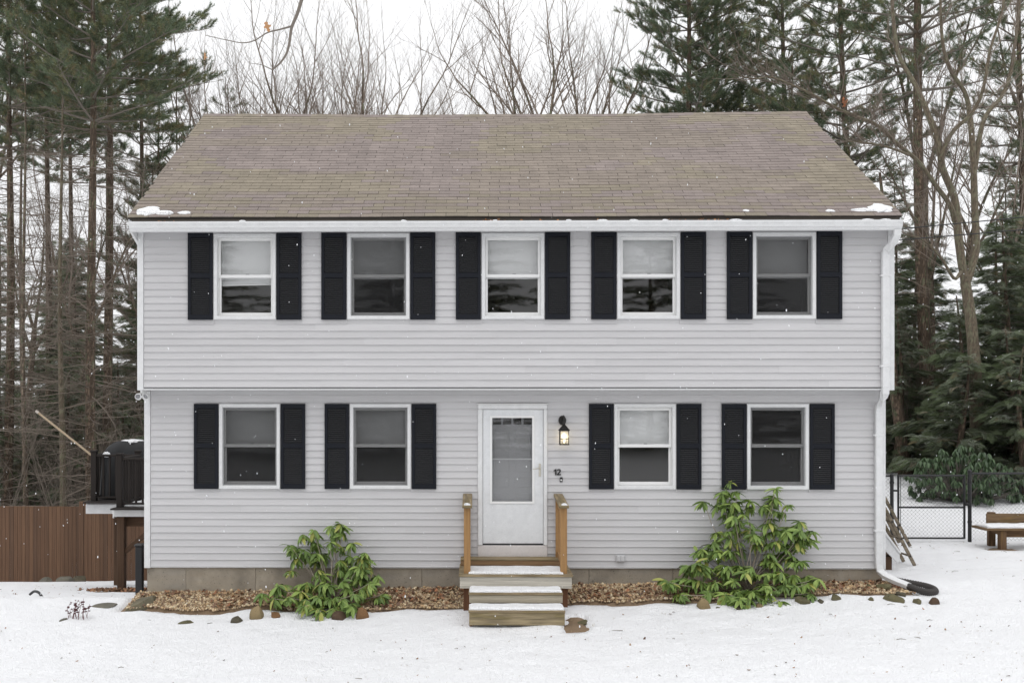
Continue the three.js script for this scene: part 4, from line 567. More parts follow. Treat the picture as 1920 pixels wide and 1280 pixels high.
// ---------------------------------------------------------------- left side: deck, grill, fence, stair post
{
  const dk = thing('deck', 'raised deck with dark brown railing and white fascia at the left side of the house', 'deck', [0, 0, 0]);
  const DY = 0.80; // deck surface
  const bl = (n, x0, x1, y0, y1, z0, z1, m, c = 0.005) => mesh(n, span(x0, x1, y0, y1, z0, z1, c), m, dk);
  // near platform beside the house, wider platform behind it
  for (let k = 0; k < 24; k++) bl('deck_board', k < 9 ? -7.50 : -8.52, -5.52, DY - 0.03, DY, -7.45 + (23 - k) * 0.142 + 0.0, -7.45 + (23 - k) * 0.142 + 0.136, M.deckBrown, 0.004);
  bl('deck_fascia', -7.49, -5.52, 0.63, DY - 0.032, -4.235, -4.20, M.trim); bl('deck_fascia', -8.51, -7.495, 0.55, DY - 0.06, -5.49, -5.46, M.trim); bl('deck_fascia', -8.515, -8.48, 0.55, DY - 0.032, -7.4, -5.495, M.trim); bl('deck_fascia', -7.52, -7.492, 0.60, DY - 0.032, -5.455, -4.24, M.trim);
  bl('support_post', -7.445, -7.305, -1.1, 0.628, -4.40, -4.26, M.postBrown, 0.008); bl('support_post', -8.3, -8.16, -1.6, 0.55, -6.6, -6.46, M.postBrown, 0.008); bl('support_post', -5.95, -5.81, -1.3, 0.628, -4.40, -4.26, M.postBrown, 0.008);
  const br = cbox(0.09, 1.0, 0.06, 0.005); br.rotateZ(-0.86); br.translate(-6.94, 0.26, -4.33); mesh('brace', br, M.postBrown, dk);
  bl('beam', -7.48, -5.6, 0.42, 0.62, -4.46, -4.41, M.postBrown);
  const rail = (x0, x1, z, axis) => { const n = Math.max(2, Math.round(Math.abs(x1 - x0) / 0.125));
    for (let k = 1; k < n; k++) { const t = lerp(x0, x1, k / n); axis === 'x' ? bl('baluster', t - 0.018, t + 0.018, DY + 0.09, DY + 0.905, z - 0.018, z + 0.018, M.deckBrown, 0.004) : bl('baluster', z - 0.018, z + 0.018, DY + 0.09, DY + 0.905, t - 0.018, t + 0.018, M.deckBrown, 0.004); }
    const R = (y0, y1, w, n2) => (axis === 'x' ? bl(n2, x0, x1, y0, y1, z - w, z + w, M.deckBrown) : bl(n2, z - w, z + w, y0, y1, x0, x1, M.deckBrown)); R(DY + 0.05, DY + 0.09, 0.025, 'bottom_rail'); R(DY + 0.905, DY + 0.95, 0.035, 'top_rail'); };
  const post = (x, z) => { bl('rail_post', x - 0.055, x + 0.055, DY + 0.001, DY + 1.0, z - 0.055, z + 0.055, M.deckBrown, 0.006); bl('post_cap', x - 0.068, x + 0.068, DY + 1.0, DY + 1.035, z - 0.068, z + 0.068, M.deckBrown, 0.012); };
  post(-7.40, -4.30); post(-5.62, -4.30); post(-8.38, -5.58); post(-7.48, -5.58); post(-8.40, -7.3);
  rail(-7.345, -5.675, -4.30, 'x'); rail(-8.325, -7.535, -5.58, 'x'); rail(-7.3, -5.635, -8.42, 'z'); rail(-5.52, -4.36, -7.42, 'z');
  const sn = thing('deck_snow', 'snow lying on the deck boards behind the railing', 'snow'); mesh('snow_sheet', snowSlab(-7.35, -5.6, -7.2, -4.4, DY, 0.05, 3), M.snow, sn);
  // covered grill
  const g = new THREE.BoxGeometry(1, 1, 1, 26, 22, 14), p = g.attributes.position;
  for (let i = 0; i < p.count; i++) { const x = p.getX(i) * 2, y = p.getY(i) + 0.5, z = p.getZ(i) * 2, k = Math.pow(Math.max(Math.abs(x), 1e-6), 6) + Math.pow(Math.abs(z), 6), rr = k > 1 ? Math.pow(k, -1 / 6) : 1, top = y > 0.72 ? Math.sqrt(Math.max(0.02, 1 - Math.pow((y - 0.72) / 0.30, 2))) : 1, fold = 0.05 * (fbm(x * 3 + 5, z * 3 + y * 1.5, 3) - 0.45) + 0.03 * Math.sin(x * 11 + z * 9) * (1 - y);
    const wx = 0.62 + 0.08 * (1 - y) + fold, wz = 0.32 + 0.06 * (1 - y) + fold, sh = y > 0.6 && x > 0.55 ? 0.8 : 1; p.setXYZ(i, x * rr * wx * (y > 0.72 ? 0.35 + 0.65 * top : 1), y * 1.17 * (x > 0.6 ? 1 - 0.18 * sstep(y, 0.5, 1) : 1) * sh ** 0 + fold * 0.5, z * rr * wz * (y > 0.72 ? 0.5 + 0.5 * top : 1)); }
  g.computeVertexNormals(); const gr = single('covered_grill', planarUV(g), mat([0.012, 0.0125, 0.014], { roughness: 0.68 }), 'barbecue grill under a black cover on the deck', 'grill'); gr.position.set(-7.74, DY + 0.03, -6.3); gr.rotation.y = 0.1;
  for (const [x, y, z, a, b, c, s, l] of [[-7.80, 2.01, -6.22, 0.26, 0.05, 0.18, 3, 'snow on top of the black grill cover'], [-8.24, 1.72, -6.02, 0.13, 0.09, 0.1, 8, 'snow in the left fold of the grill cover'], [-7.34, 1.84, -6.05, 0.15, 0.06, 0.1, 12, 'snow on the right shoulder of the grill cover']]) { const o = single('snow_patch', snowBlob(a, b, c, s), M.snow, l, 'snow'); o.position.set(x, y - 0.03, z); }
  // pole tied to the rail post
  const pole = thing('wooden_pole', 'long pale wooden pole sticking out from the deck railing', 'pole'); mesh('shaft', bar([-8.43, 1.70, -5.66], [-9.55, 2.60, -5.62], 0.021), mat([0.66, 0.53, 0.38], { map: T.grain, roughness: 0.7 }), pole); mesh('tip', bar([-9.545, 2.596, -5.62], [-9.6, 2.64, -5.618], 0.026), mat([0.5, 0.45, 0.4]), pole); mesh('bracket', bar([-8.36, 1.645, -5.66], [-8.45, 1.716, -5.66], 0.033), mat([0.6, 0.62, 0.62], { roughness: 0.4 }), pole);
  // stair handrail beside the foundation
  const sp = thing('stair_rail', 'black metal stair railing standing beside the left foundation corner', 'railing', [-6.12, ground(-6.12, -1.6), -1.6]);
  mesh('newel', span(-0.055, 0.055, -0.1, 0.80, -0.055, 0.055, 0.006), M.black, sp); mesh('newel_cap', span(-0.075, 0.075, 0.80, 0.85, -0.075, 0.075, 0.02), M.black, sp);
  for (let k = 0; k < 7; k++) { const z = -0.12 - k * 0.12, x = 0.16 + 0.0 * k; mesh('baluster', span(x, x + 0.025, 0.02 - 0.05 * k, 0.76 - 0.02 * k, z - 0.0125, z + 0.0125, 0.003), M.black, sp); }
  const tr = cbox(0.05, 0.05, 1.0, 0.006); tr.rotateX(-0.02); tr.rotateY(-0.16); tr.translate(0.12, 0.76, -0.5); mesh('top_rail', tr, M.black, sp); const bp = cbox(0.05, 0.6, 0.9, 0.005); bp.translate(0.175, 0.36, -0.5); mesh('side_panel', bp, mat([0.02, 0.017, 0.015], { roughness: 0.8 }), sp);
}
{ // board fence
  const f = thing('board_fence', 'brown stained board fence behind the deck at left', 'fence', [0, 0, 0]), r = rng(12);
  const ms = [[0.215, 0.122, 0.075], [0.19, 0.109, 0.068], [0.24, 0.138, 0.084], [0.17, 0.10, 0.065]].map((c) => mat(c, { map: T.grain, bumpMap: T.grainB, bumpScale: 0.003, roughness: 0.9 }));
  const run = (x0, x1, y0, y1, z) => { for (let x = x0; x < x1 - 0.02; x += 0.097) { const t = (x - x0) / (x1 - x0), b = Math.min(x + 0.094, x1), yt = lerp(y0, y1, t) + (r() - 0.5) * 0.008; mesh('board', span(x, b, ground(x, z) - 0.12, yt, z - 0.009 + r() * 0.004, z + 0.009, 0.004), ms[Math.floor(r() * 4)], f); } for (const y of [-1.1, -0.5, 0.15]) mesh('rail', span(x0, x1, y, y + 0.09, z - 0.052, z - 0.012, 0.004), ms[3], f); };
  run(-16.2, -10.30, 0.30, 0.27, -9.7); run(-10.16, -5.6, 0.36, 0.34, -9.62);
  for (const x of [-16.3, -12.9, -10.28, -7.6]) mesh('post', span(x, x + 0.11, -1.8, x === -10.28 ? 0.40 : 0.2, x === -10.28 ? -9.70 : -9.88, x === -10.28 ? -9.60 : -9.77, 0.006), ms[1], f);
}

// ---------------------------------------------------------------- right side: chain-link fence, bench, ladder, side stairs
{
  const fz = -4.5, gy = (x) => ground(x, fz);
  const dia = (x0, x1, y0, y1) => { const a = new Acc(), p = 0.075; for (let x = x0; x < x1; x += p) { const P = []; let k = 0; for (let y = y0; y <= y1 + 1e-6; y += p / 2, k++) P.push(V(Math.min(x1, x + (k % 2 ? p / 2 : -0.004)), y, fz + (k % 2 ? 0.002 : -0.002))); a.tube(P, 0.0024, 3); const Q = []; k = 0; for (let y = y0; y <= y1 + 1e-6; y += p / 2, k++) Q.push(V(Math.min(x1, x + (k % 2 ? p / 2 : p + 0.004)), y, fz + (k % 2 ? -0.002 : 0.002))); a.tube(Q, 0.0024, 3); } return a.geo(); };
  const wire = mat([0.06, 0.06, 0.063], { roughness: 0.5 });
  const fence = thing('chain_link_fence', 'black chain-link fence beyond the right side of the house', 'fence');
  for (const [x, h] of [[7.407, 1.26], [8.89, 1.33], [11.6, 1.25], [14.2, 1.25]]) { mesh('post', bar([x, gy(x) - 0.2, fz], [x, gy(x) + h, fz], 0.035, 10), M.black, fence); mesh('post_cap', new THREE.SphereGeometry(0.04, 12, 6).translate(x, gy(x) + h, fz), M.black, fence); }
  mesh('top_rail', bar([8.93, 1.45, fz], [14.2, 1.46, fz], 0.02), M.black, fence); mesh('top_rail', bar([5.46, 1.40, fz], [7.37, 1.40, fz], 0.02), M.black, fence);
  stuffPart(mesh('wire_mesh', dia(8.93, 14.2, 0.17, 1.44), wire, fence)); stuffPart(mesh('wire_mesh', dia(5.5, 7.37, 0.17, 1.39), wire, fence));
  for (const y of [0.5, 1.25]) for (const x of [7.407, 8.89]) mesh('hinge_band', bar([x, y, fz], [x, y + 0.04, fz], 0.042, 10), M.black, fence);
  const gate = thing('chain_link_gate', 'black chain-link gate between two posts', 'gate', [0, 0, 0]);
  for (const x of [7.53, 8.79]) mesh('stile', bar([x, 0.20, fz], [x, 1.42, fz], 0.02), M.black, gate);
  for (const y of [0.21, 0.80, 1.41]) mesh('rail', bar([7.53, y, fz], [8.79, y, fz], 0.018), M.black, gate);
  stuffPart(mesh('wire_mesh', dia(7.56, 8.77, 0.22, 1.40), wire, gate)); mesh('tension_bar', bar([7.575, 0.22, fz], [7.575, 1.4, fz], 0.006), M.black, gate); mesh('latch', cbox(0.09, 0.05, 0.06, 0.006, 8.83, 0.86, fz + 0.02), M.black, gate);
  for (const y of [0.42, 1.12]) mesh('hinge', cbox(0.11, 0.035, 0.05, 0.006, 7.47, y, fz + 0.01), M.black, gate);
  // bench
  const by = ground(9.6, -3.6), bm = mat([0.21, 0.13, 0.075], { map: T.old, bumpMap: T.grainB, bumpScale: 0.003, roughness: 0.95 }), bm2 = mat([0.25, 0.17, 0.10], { map: T.old, bumpMap: T.grainB, bumpScale: 0.003, roughness: 0.95 });
  const b = thing('bench', 'brown wooden bench with a plank back in front of the chain-link fence', 'bench', [9.62, by, -3.6]);
  for (const x of [-0.62, 0.62]) { mesh('leg', span(x - 0.06, x + 0.06, -0.05, 0.33, 0.02, 0.13, 0.008), bm, b); mesh('leg', span(x - 0.06, x + 0.06, -0.05, 0.62, -0.36, -0.26, 0.008), bm, b); mesh('cross_piece', span(x - 0.035, x + 0.035, 0.24, 0.33, -0.255, 0.018, 0.005), bm, b); }
  for (const z of [-0.24, -0.07, 0.10]) mesh('seat_plank', span(-0.98, 0.98, 0.333, 0.375, z - 0.08, z + 0.08, 0.006), bm2, b);
  mesh('apron', span(-0.555, 0.555, 0.20, 0.325, 0.03, 0.07, 0.005), bm, b); mesh('back_plank', span(-0.75, 0.95, 0.40, 0.60, -0.255, -0.21, 0.008), bm2, b);
  const bs = single('snow_layer', snowSlab(9.62 - 0.93, 9.62 + 0.95, -3.88, -3.43, by + 0.376, 0.05, 41), M.snow, 'snow lying on the seat of the wooden bench', 'snow');
  // extension ladder against the side wall
  const lad = thing('extension_ladder', 'grey wooden extension ladder leaning on the right side wall', 'ladder', [0, 0, 0]), lm = mat([0.30, 0.26, 0.21], { map: T.old, roughness: 0.8 });
  const foot = V(6.50, 0.17, -1.4), head = V(5.49, 2.35, -1.75), dir = head.clone().sub(foot);
  const rl = (z, t0, t1, o, w) => { const a = foot.clone().addScaledVector(dir, t0), e = foot.clone().addScaledVector(dir, t1); a.z += z; e.z += z; a.x += o; e.x += o; mesh('stile', rectSweep([a, e], 0.05 * w, 0.03, [V(0, 0, 1), V(0, 0, 1)]), lm, lad); };
  rl(0, 0, 0.95, 0, 1); rl(-0.42, 0, 0.95, 0, 1); rl(0.0, 0.14, 1, 0.088, 0.95); rl(-0.42, 0.14, 1, 0.088, 0.95);
  for (let k = 0; k < 8; k++) { const a = foot.clone().addScaledVector(dir, 0.07 + k * 0.125); mesh('rung', bar([a.x, a.y, a.z + 0.022], [a.x, a.y, a.z - 0.44], 0.016), lm, lad); mesh('bolt', bar([a.x, a.y, a.z + 0.02], [a.x, a.y, a.z + 0.03], 0.014), M.black, lad); const c = a.clone().addScaledVector(dir, 0.1); if (k < 7) mesh('bolt', bar([c.x + 0.088, c.y, c.z + 0.02], [c.x + 0.088, c.y, c.z + 0.03], 0.014), M.black, lad); }
  // side stair seen edge on
  const ss = thing('side_stair', 'narrow side stair with a white sloping skirt board on the right wall', 'stair', [0, 0, 0]);
  mesh('skirt', prism([[5.47, 1.25], [5.47, 0.86], [6.055, 0.285], [6.10, 0.30], [6.095, 0.41]].map(([x, y]) => [x, y]), -1.05, -1.01, 'z'), M.trim, ss);
  mesh('skirt_cap', (() => { const g = cbox(1.04, 0.03, 0.07, 0.005); g.rotateZ(-0.934); g.translate(5.79, 0.845, -1.02); return g; })(), M.trim, ss);
  mesh('stair_post', span(5.88, 6.0, -0.1, 0.40, -1.18, -1.07, 0.006), M.postBrown, ss);
  for (let k = 0; k < 4; k++) mesh('tread', span(5.47 + k * 0.14, 5.47 + k * 0.14 + 0.16, 0.93 - k * 0.19, 0.965 - k * 0.19, -1.9, -1.07, 0.005), M.postBrown, ss);
  const meter = thing('meter_box', 'small pale utility meter on the right side wall behind the ladder', 'meter', [5.465, 0.92, -2.2]); mesh('case', cbox(0.12, 0.26, 0.2, 0.02, 0.06, 0, 0), mat([0.5, 0.55, 0.6], { roughness: 0.4 }), meter); mesh('dial', new THREE.CylinderGeometry(0.075, 0.08, 0.13, 18).rotateZ(Math.PI / 2).translate(0.16, 0.03, 0), mat([0.6, 0.66, 0.7], { roughness: 0.2 }), meter);
  // overhead wires to the gable
  const wr = (y0, y1, z1, lab) => { const P = []; for (let k = 0; k <= 24; k++) { const t = k / 24; P.push(V(lerp(5.47, 24, t), lerp(y0, y1, t) - 0.9 * t * (1 - t), lerp(-5.2, z1, t))); } single('overhead_wire', new Acc().tube(P, 0.011, 5).geo(), M.black, lab, 'wire', 'service wires'); };
  wr(6.05, 6.9, 6, 'upper overhead service wire running off to the right'); wr(5.86, 6.55, 6, 'lower overhead service wire running off to the right');
}

// ---------------------------------------------------------------- trees
const UPV = V(0, 1, 0);
const tuftGeo = (() => { // spray of pine needles along +y
  const r = rng(2), a = new Acc();
  for (let k = 0; k < 50; k++) { const t = r() * 0.15, az = r() * 6.28, el = 0.25 + 1.0 * r(), d = V(Math.cos(az) * Math.sin(el), Math.cos(el), Math.sin(az) * Math.sin(el)), s = d.clone().cross(V(r() - 0.5, r() - 0.5, r() - 0.5)).normalize().multiplyScalar(0.0032), o = V(0, t, 0), l = 0.08 + 0.05 * r(); a.tri(o.clone().sub(s), o.clone().add(s), o.clone().addScaledVector(d, l)); }
  return a.geo();
})();
const sprayGeo = (() => { // flat feathery hemlock spray along +z, tips nodding
  const r = rng(3), a = new Acc();
  const blade = (o, d, l, w) => { const s = V(d.z, 0, -d.x).normalize().multiplyScalar(w), e = o.clone().addScaledVector(d, l).add(V(0, -0.12 * l, 0)), m = o.clone().addScaledVector(d, l * 0.55); a.tri(o, m.clone().add(s), m.clone().sub(s)); a.tri(e, m.clone().sub(s), m.clone().add(s)); };
  for (let k = 0; k < 11; k++) { const t = k / 11, o = V(0, -0.10 * t * t, 0.42 * t); for (const sd of [-1, 1]) { const an = 0.85 + 0.25 * r(), d = V(sd * Math.sin(an), (r() - 0.5) * 0.25, Math.cos(an)); const l = 0.17 * (1 - t * 0.7) * (0.8 + 0.4 * r()); blade(o, d, l, 0.011); for (const q of [0.4, 0.7]) blade(o.clone().addScaledVector(d, l * q), V(sd * Math.sin(an - 0.7), -0.1, Math.cos(an - 0.7)), l * 0.4, 0.009); } }
  blade(V(0, 0, 0), V(0, -0.15, 1), 0.5, 0.012); return a.geo();
})();
function instanced(name, geo, list, parent) {
  const im = new THREE.InstancedMesh(geo, M.needle, list.length), m4 = new THREE.Matrix4(), q = new THREE.Quaternion(), roll = new THREE.Quaternion();
  list.forEach((e, i) => { q.setFromUnitVectors(e.axis, e.d); roll.setFromAxisAngle(e.d, e.roll); m4.compose(e.p, roll.multiply(q), V(e.s, e.s, e.s)); im.setMatrixAt(i, m4); im.setColorAt(i, rgb(...e.c)); });
  im.name = name; im.castShadow = im.receiveShadow = true; im.userData.kind = 'stuff'; parent.add(im); return im;
}
const wander = (p, d, len, n, r, k, lift = 0) => { const P = [p.clone()], v = d.clone(); for (let i = 1; i <= n; i++) { v.add(V((r() - 0.5) * k, (r() - 0.5) * k + lift, (r() - 0.5) * k)).normalize(); P.push(P[i - 1].clone().addScaledVector(v, len / n)); } return P; };
const taper = (n, a, b) => Array.from({ length: n }, (_, i) => lerp(a, b, i / (n - 1)));
const PINE = V(0, 1, 0), FROND = V(0, 0, 1);

function pine({ x, z, h, r0, lean = [0, 0], crown, spread, seed, dead = [], deadLen = 2.2, den = 1, skip = null, label, bark = M.bark, hue = 0, up = 0.12 }) {
  const y = ground(x, z) - 0.1, g = thing('pine_tree', label, 'tree', [x, y, z], 'pines around the house'), r = rng(seed), tr = new Acc(), br = new Acc(), dd = new Acc(), tufts = [];
  const at = (t) => V(lean[0] * t + 0.06 * Math.sin(t * 7 + seed), t * h, lean[1] * t + 0.06 * Math.cos(t * 5 + seed)), N = 16, rad = (t) => r0 * (1 - 0.82 * t) * (t < 0.04 ? 1.25 : 1);
  tr.tube(Array.from({ length: N + 1 }, (_, i) => at(i / N)), Array.from({ length: N + 1 }, (_, i) => rad(i / N)), 12);
  const green = (b) => { const q = r(), w = 0.75 + 0.6 * r(); return q < 0.10 ? [0.23 * w, 0.18 * w, 0.09 * w] : hue > r() ? [0.19 * w, 0.20 * w, 0.085 * w] : [0.122 * w, 0.165 * w, 0.086 * w]; };
  const tuft = (p, d, s) => tufts.push({ p, d: d.clone().add(V((r() - 0.5) * 0.7, 0.25 + (r() - 0.5) * 0.5, (r() - 0.5) * 0.7)).normalize(), s: s * (0.85 + 0.5 * r()), roll: r() * 6.28, axis: PINE, c: green() });
  for (let yy = crown; yy < h - 0.3; yy += 0.42 + 0.3 * r()) {
    const t = yy / h, u = (yy - crown) / (h - crown), n = 3 + Math.floor(r() * 3), a0 = r() * 6.28;
    for (let k = 0; k < n; k++) {
      const az = a0 + k / n * 6.28 + (r() - 0.5) * 0.7; if (skip && skip(yy, az, r)) continue;
      const L = Math.max(0.5, spread * (0.55 + 0.65 * r()) * (u < 0.15 ? 0.8 + u : 1) * Math.pow(1 - u, 0.55)), d = V(Math.cos(az), up + 0.35 * u + (r() - 0.5) * 0.25, Math.sin(az)).normalize(), P = wander(at(t), d, L, 6, r, 0.16, 0.015);
      br.tube(P, taper(7, Math.min(rad(t) * 0.45, 0.018 + 0.013 * L), 0.005), 5);
      for (let s = 2; s <= 6; s++) { const o = P[s], dirS = P[s].clone().sub(P[s - 1]).normalize(), m = Math.ceil((1.4 + r() * 1.6) * den);
        for (let j = 0; j < m; j++) { const sd = r() < 0.5 ? -1 : 1, dv = dirS.clone().applyAxisAngle(UPV, sd * (0.45 + 0.7 * r())).add(V(0, 0.05 + 0.3 * r(), 0)).normalize(), l = L * (0.14 + 0.2 * r()) * (1.25 - s / 9), Q = wander(o.clone().lerp(P[s - 1], r()), dv, l, 3, r, 0.3, 0.03); br.tube(Q, taper(4, 0.008, 0.003), 3);
          const nt = Math.max(2, Math.round(l / 0.085)); for (let q = 1; q <= nt; q++) { const f = 0.25 + 0.75 * q / nt, i0 = Math.min(2, Math.floor(f * 3)), pp = Q[i0].clone().lerp(Q[i0 + 1], clamp(f * 3 - i0, 0, 1)); pp.add(V((r() - 0.5) * 0.12, (r() - 0.5) * 0.1, (r() - 0.5) * 0.12)); tuft(pp, dv, 1.05); } } }
      tuft(P[6].clone(), d, 1.2);
    }
  }
  for (const [y0, y1, n] of dead) for (let k = 0; k < n; k++) { // bare lower limbs
    const yy = lerp(y0, y1, r()), t = yy / h, az = r() * 6.28, L = deadLen * (0.3 + 0.7 * r()), d = V(Math.cos(az), -0.05 + 0.6 * (r() - 0.4), Math.sin(az)).normalize(), P = wander(at(t), d, L, 6, r, 0.3, 0.0); dd.tube(P, taper(7, 0.006 + 0.0045 * L, 0.002), 4);
    for (let j = 0; j < 13; j++) { const s = 1 + Math.floor(r() * 5), dv = P[s + 1].clone().sub(P[s]).normalize().applyAxisAngle(UPV, (r() < 0.5 ? -1 : 1) * (0.4 + 0.8 * r())).add(V(0, (r() - 0.55) * 0.6, 0)).normalize(), Q = wander(P[s], dv, L * (0.15 + 0.3 * r()), 3, r, 0.35); dd.tube(Q, taper(4, 0.0038, 0.0016), 3); if (r() < 0.6) dd.tube(wander(Q[2], dv.clone().add(V((r() - 0.5), (r() - 0.5), (r() - 0.5))).normalize(), 0.3, 2, r, 0.4), taper(3, 0.003, 0.0016), 3); }
  }
  mesh('trunk', tr.geo(), bark, g); if (br.i.length) stuffPart(mesh('limbs', br.geo(), M.twig, g)); if (dd.i.length) stuffPart(mesh('dead_limbs', dd.geo(), M.twigPale, g));
  if (tufts.length) instanced('crown', tuftGeo, tufts, g);
  return g;
}
function hemlock({ x, z, h, spread, seed, label, r0 = 0.12, from = 0.3, name = 'hemlock_tree', cat = 'tree', group = 'hemlocks in the woods', den = 1 }) {
  const y = ground(x, z) - 0.1, g = thing(name, label, cat, [x, y, z], group), r = rng(seed), tr = new Acc(), br = new Acc(), sp = [];
  const at = (t) => V(0.1 * Math.sin(t * 4 + seed), t * h, 0.1 * Math.cos(t * 3 + seed)); tr.tube(Array.from({ length: 9 }, (_, i) => at(i / 8)), taper(9, r0, 0.015), 8);
  for (let yy = from; yy < h - 0.1; yy += 0.16 + 0.12 * r()) {
    const t = yy / h, n = 2 + Math.floor(r() * 2.2); for (let k = 0; k < n; k++) {
      const az = r() * 6.28, L = Math.max(0.3, spread * (0.5 + 0.6 * r()) * Math.pow(1 - t, 0.75)), d = V(Math.cos(az), 0.28 - 0.1 * r(), Math.sin(az)).normalize(), P = wander(at(t), d, L, 5, r, 0.22, -0.06); br.tube(P, taper(6, 0.008 + 0.008 * L, 0.003), 4);
      const m = Math.max(3, Math.round(L * 34 * den)); for (let j = 0; j < m; j++) { const f = 0.15 + 0.85 * (j + r()) / m, i0 = Math.min(4, Math.floor(f * 5)), p = P[i0].clone().lerp(P[i0 + 1], clamp(f * 5 - i0, 0, 1)), dv = P[i0 + 1].clone().sub(P[i0]).normalize().applyAxisAngle(UPV, (j % 2 ? 1 : -1) * (0.25 + 0.75 * r()) * (f > 0.95 ? 0.2 : 1)).add(V(0, 0.12 - 0.45 * r(), 0)).normalize(), w = 0.6 + 0.8 * r(); p.add(V((r() - 0.5) * 0.16, (r() - 0.5) * 0.16, (r() - 0.5) * 0.16)); sp.push({ p, d: dv, s: 0.36 + 0.42 * r(), roll: (r() - 0.5) * 1.6, axis: FROND, c: r() < 0.06 ? [0.20 * w, 0.16 * w, 0.07 * w] : [0.105 * w, 0.142 * w, 0.058 * w] }); }
    }
  }
  mesh('trunk', tr.geo(), M.bark, g); stuffPart(mesh('limbs', br.geo(), M.twig, g)); instanced('crown', sprayGeo, sp, g); return g;
}
function twigs(acc, P, rad, r, k, len, depth, lift = 0.05) { // side shoots along a limb
  for (let j = 0; j < k; j++) { const s = 1 + Math.floor(r() * (P.length - 1)), a = P[Math.max(0, s - 1)], b = P[s], dv = b.clone().sub(a).normalize().add(V((r() - 0.5) * 1.5, (r() - 0.2) * 0.9, (r() - 0.5) * 1.5)).normalize(), L = len * (0.5 + 0.8 * r()), Q = wander(a.clone().lerp(b, r()), dv, L, 4, r, 0.22, lift), q0 = Math.min(rad * 0.55, 0.004 + 0.007 * L); acc.tube(Q, taper(5, q0, q0 * 0.35), 3); if (depth > 0) twigs(acc, Q, q0, r, 4, L * 0.5, depth - 1, lift); }
}
function bareProto(seed, h, fork, stems, open) { // leafless hardwood: trunk, upright forks, fine shoots
  const r = rng(seed), tr = new Acc(), fine = new Acc(), y = fork * h;
  const T0 = wander(V(0, -0.1, 0), V(0, 1, 0), y + 0.1, 8, r, 0.06), rb = 0.0088 * h; tr.tube(T0, taper(9, rb * 1.25, rb * 0.85), 10);
  const grow = (p, d, len, rad, dep) => {
    const n = dep > 1 ? 7 : dep > 0 ? 5 : 3, P = wander(p, d, len, n, r, dep > 2 ? 0.2 : 0.26, dep > 2 ? 0.05 : 0.07), r1 = Math.max(0.0022, rad * 0.34); (dep > 2 ? tr : fine).tube(P, taper(n + 1, rad, r1), rad > 0.04 ? 7 : rad > 0.015 ? 5 : 3);
    if (dep < 0) return; const m = dep > 2 ? 4 : 3 + Math.floor(r() * 1.5); let az = r() * 6.28;
    for (let k = 0; k < m; k++) { const f = 0.28 + 0.7 * (k + r() * 0.6) / m, i0 = Math.min(n - 1, Math.floor(f * n)), q = P[i0].clone().lerp(P[i0 + 1], clamp(f * n - i0, 0, 1)); az += 2.4 + (r() - 0.5); const s = open * (0.8 + 0.8 * r()), e = P[i0 + 1].clone().sub(P[i0]).normalize().add(V(Math.cos(az) * s, 0.05, Math.sin(az) * s)).normalize(); grow(q, e, len * (1.05 - f * 0.5) * (0.55 + 0.22 * r()), lerp(rad, r1, f) * (0.66 + 0.16 * r()), dep - 1); }
    grow(P[n], P[n].clone().sub(P[n - 1]).normalize(), len * 0.55, r1, dep - 1);
  };
  for (let k = 0; k < stems; k++) { const a = k / stems * 6.28 + r(), s = stems > 1 ? open * (0.5 + 0.5 * r()) : 0.05; grow(k ? T0[8 - (k % 2)] : T0[8], V(Math.cos(a) * s, 1, Math.sin(a) * s).normalize(), h * (1 - fork) * (0.62 + 0.2 * r()), rb * (stems > 2 ? 0.56 : 0.66), 3); }
  return { trunk: tr.geo(), shoots: fine.geo() };
}
const protos = [bareProto(21, 19, 0.54, 3, 0.62), bareProto(22, 18.5, 0.58, 3, 0.7), bareProto(23, 17, 0.58, 4, 0.5), bareProto(24, 19, 0.54, 3, 0.66)];
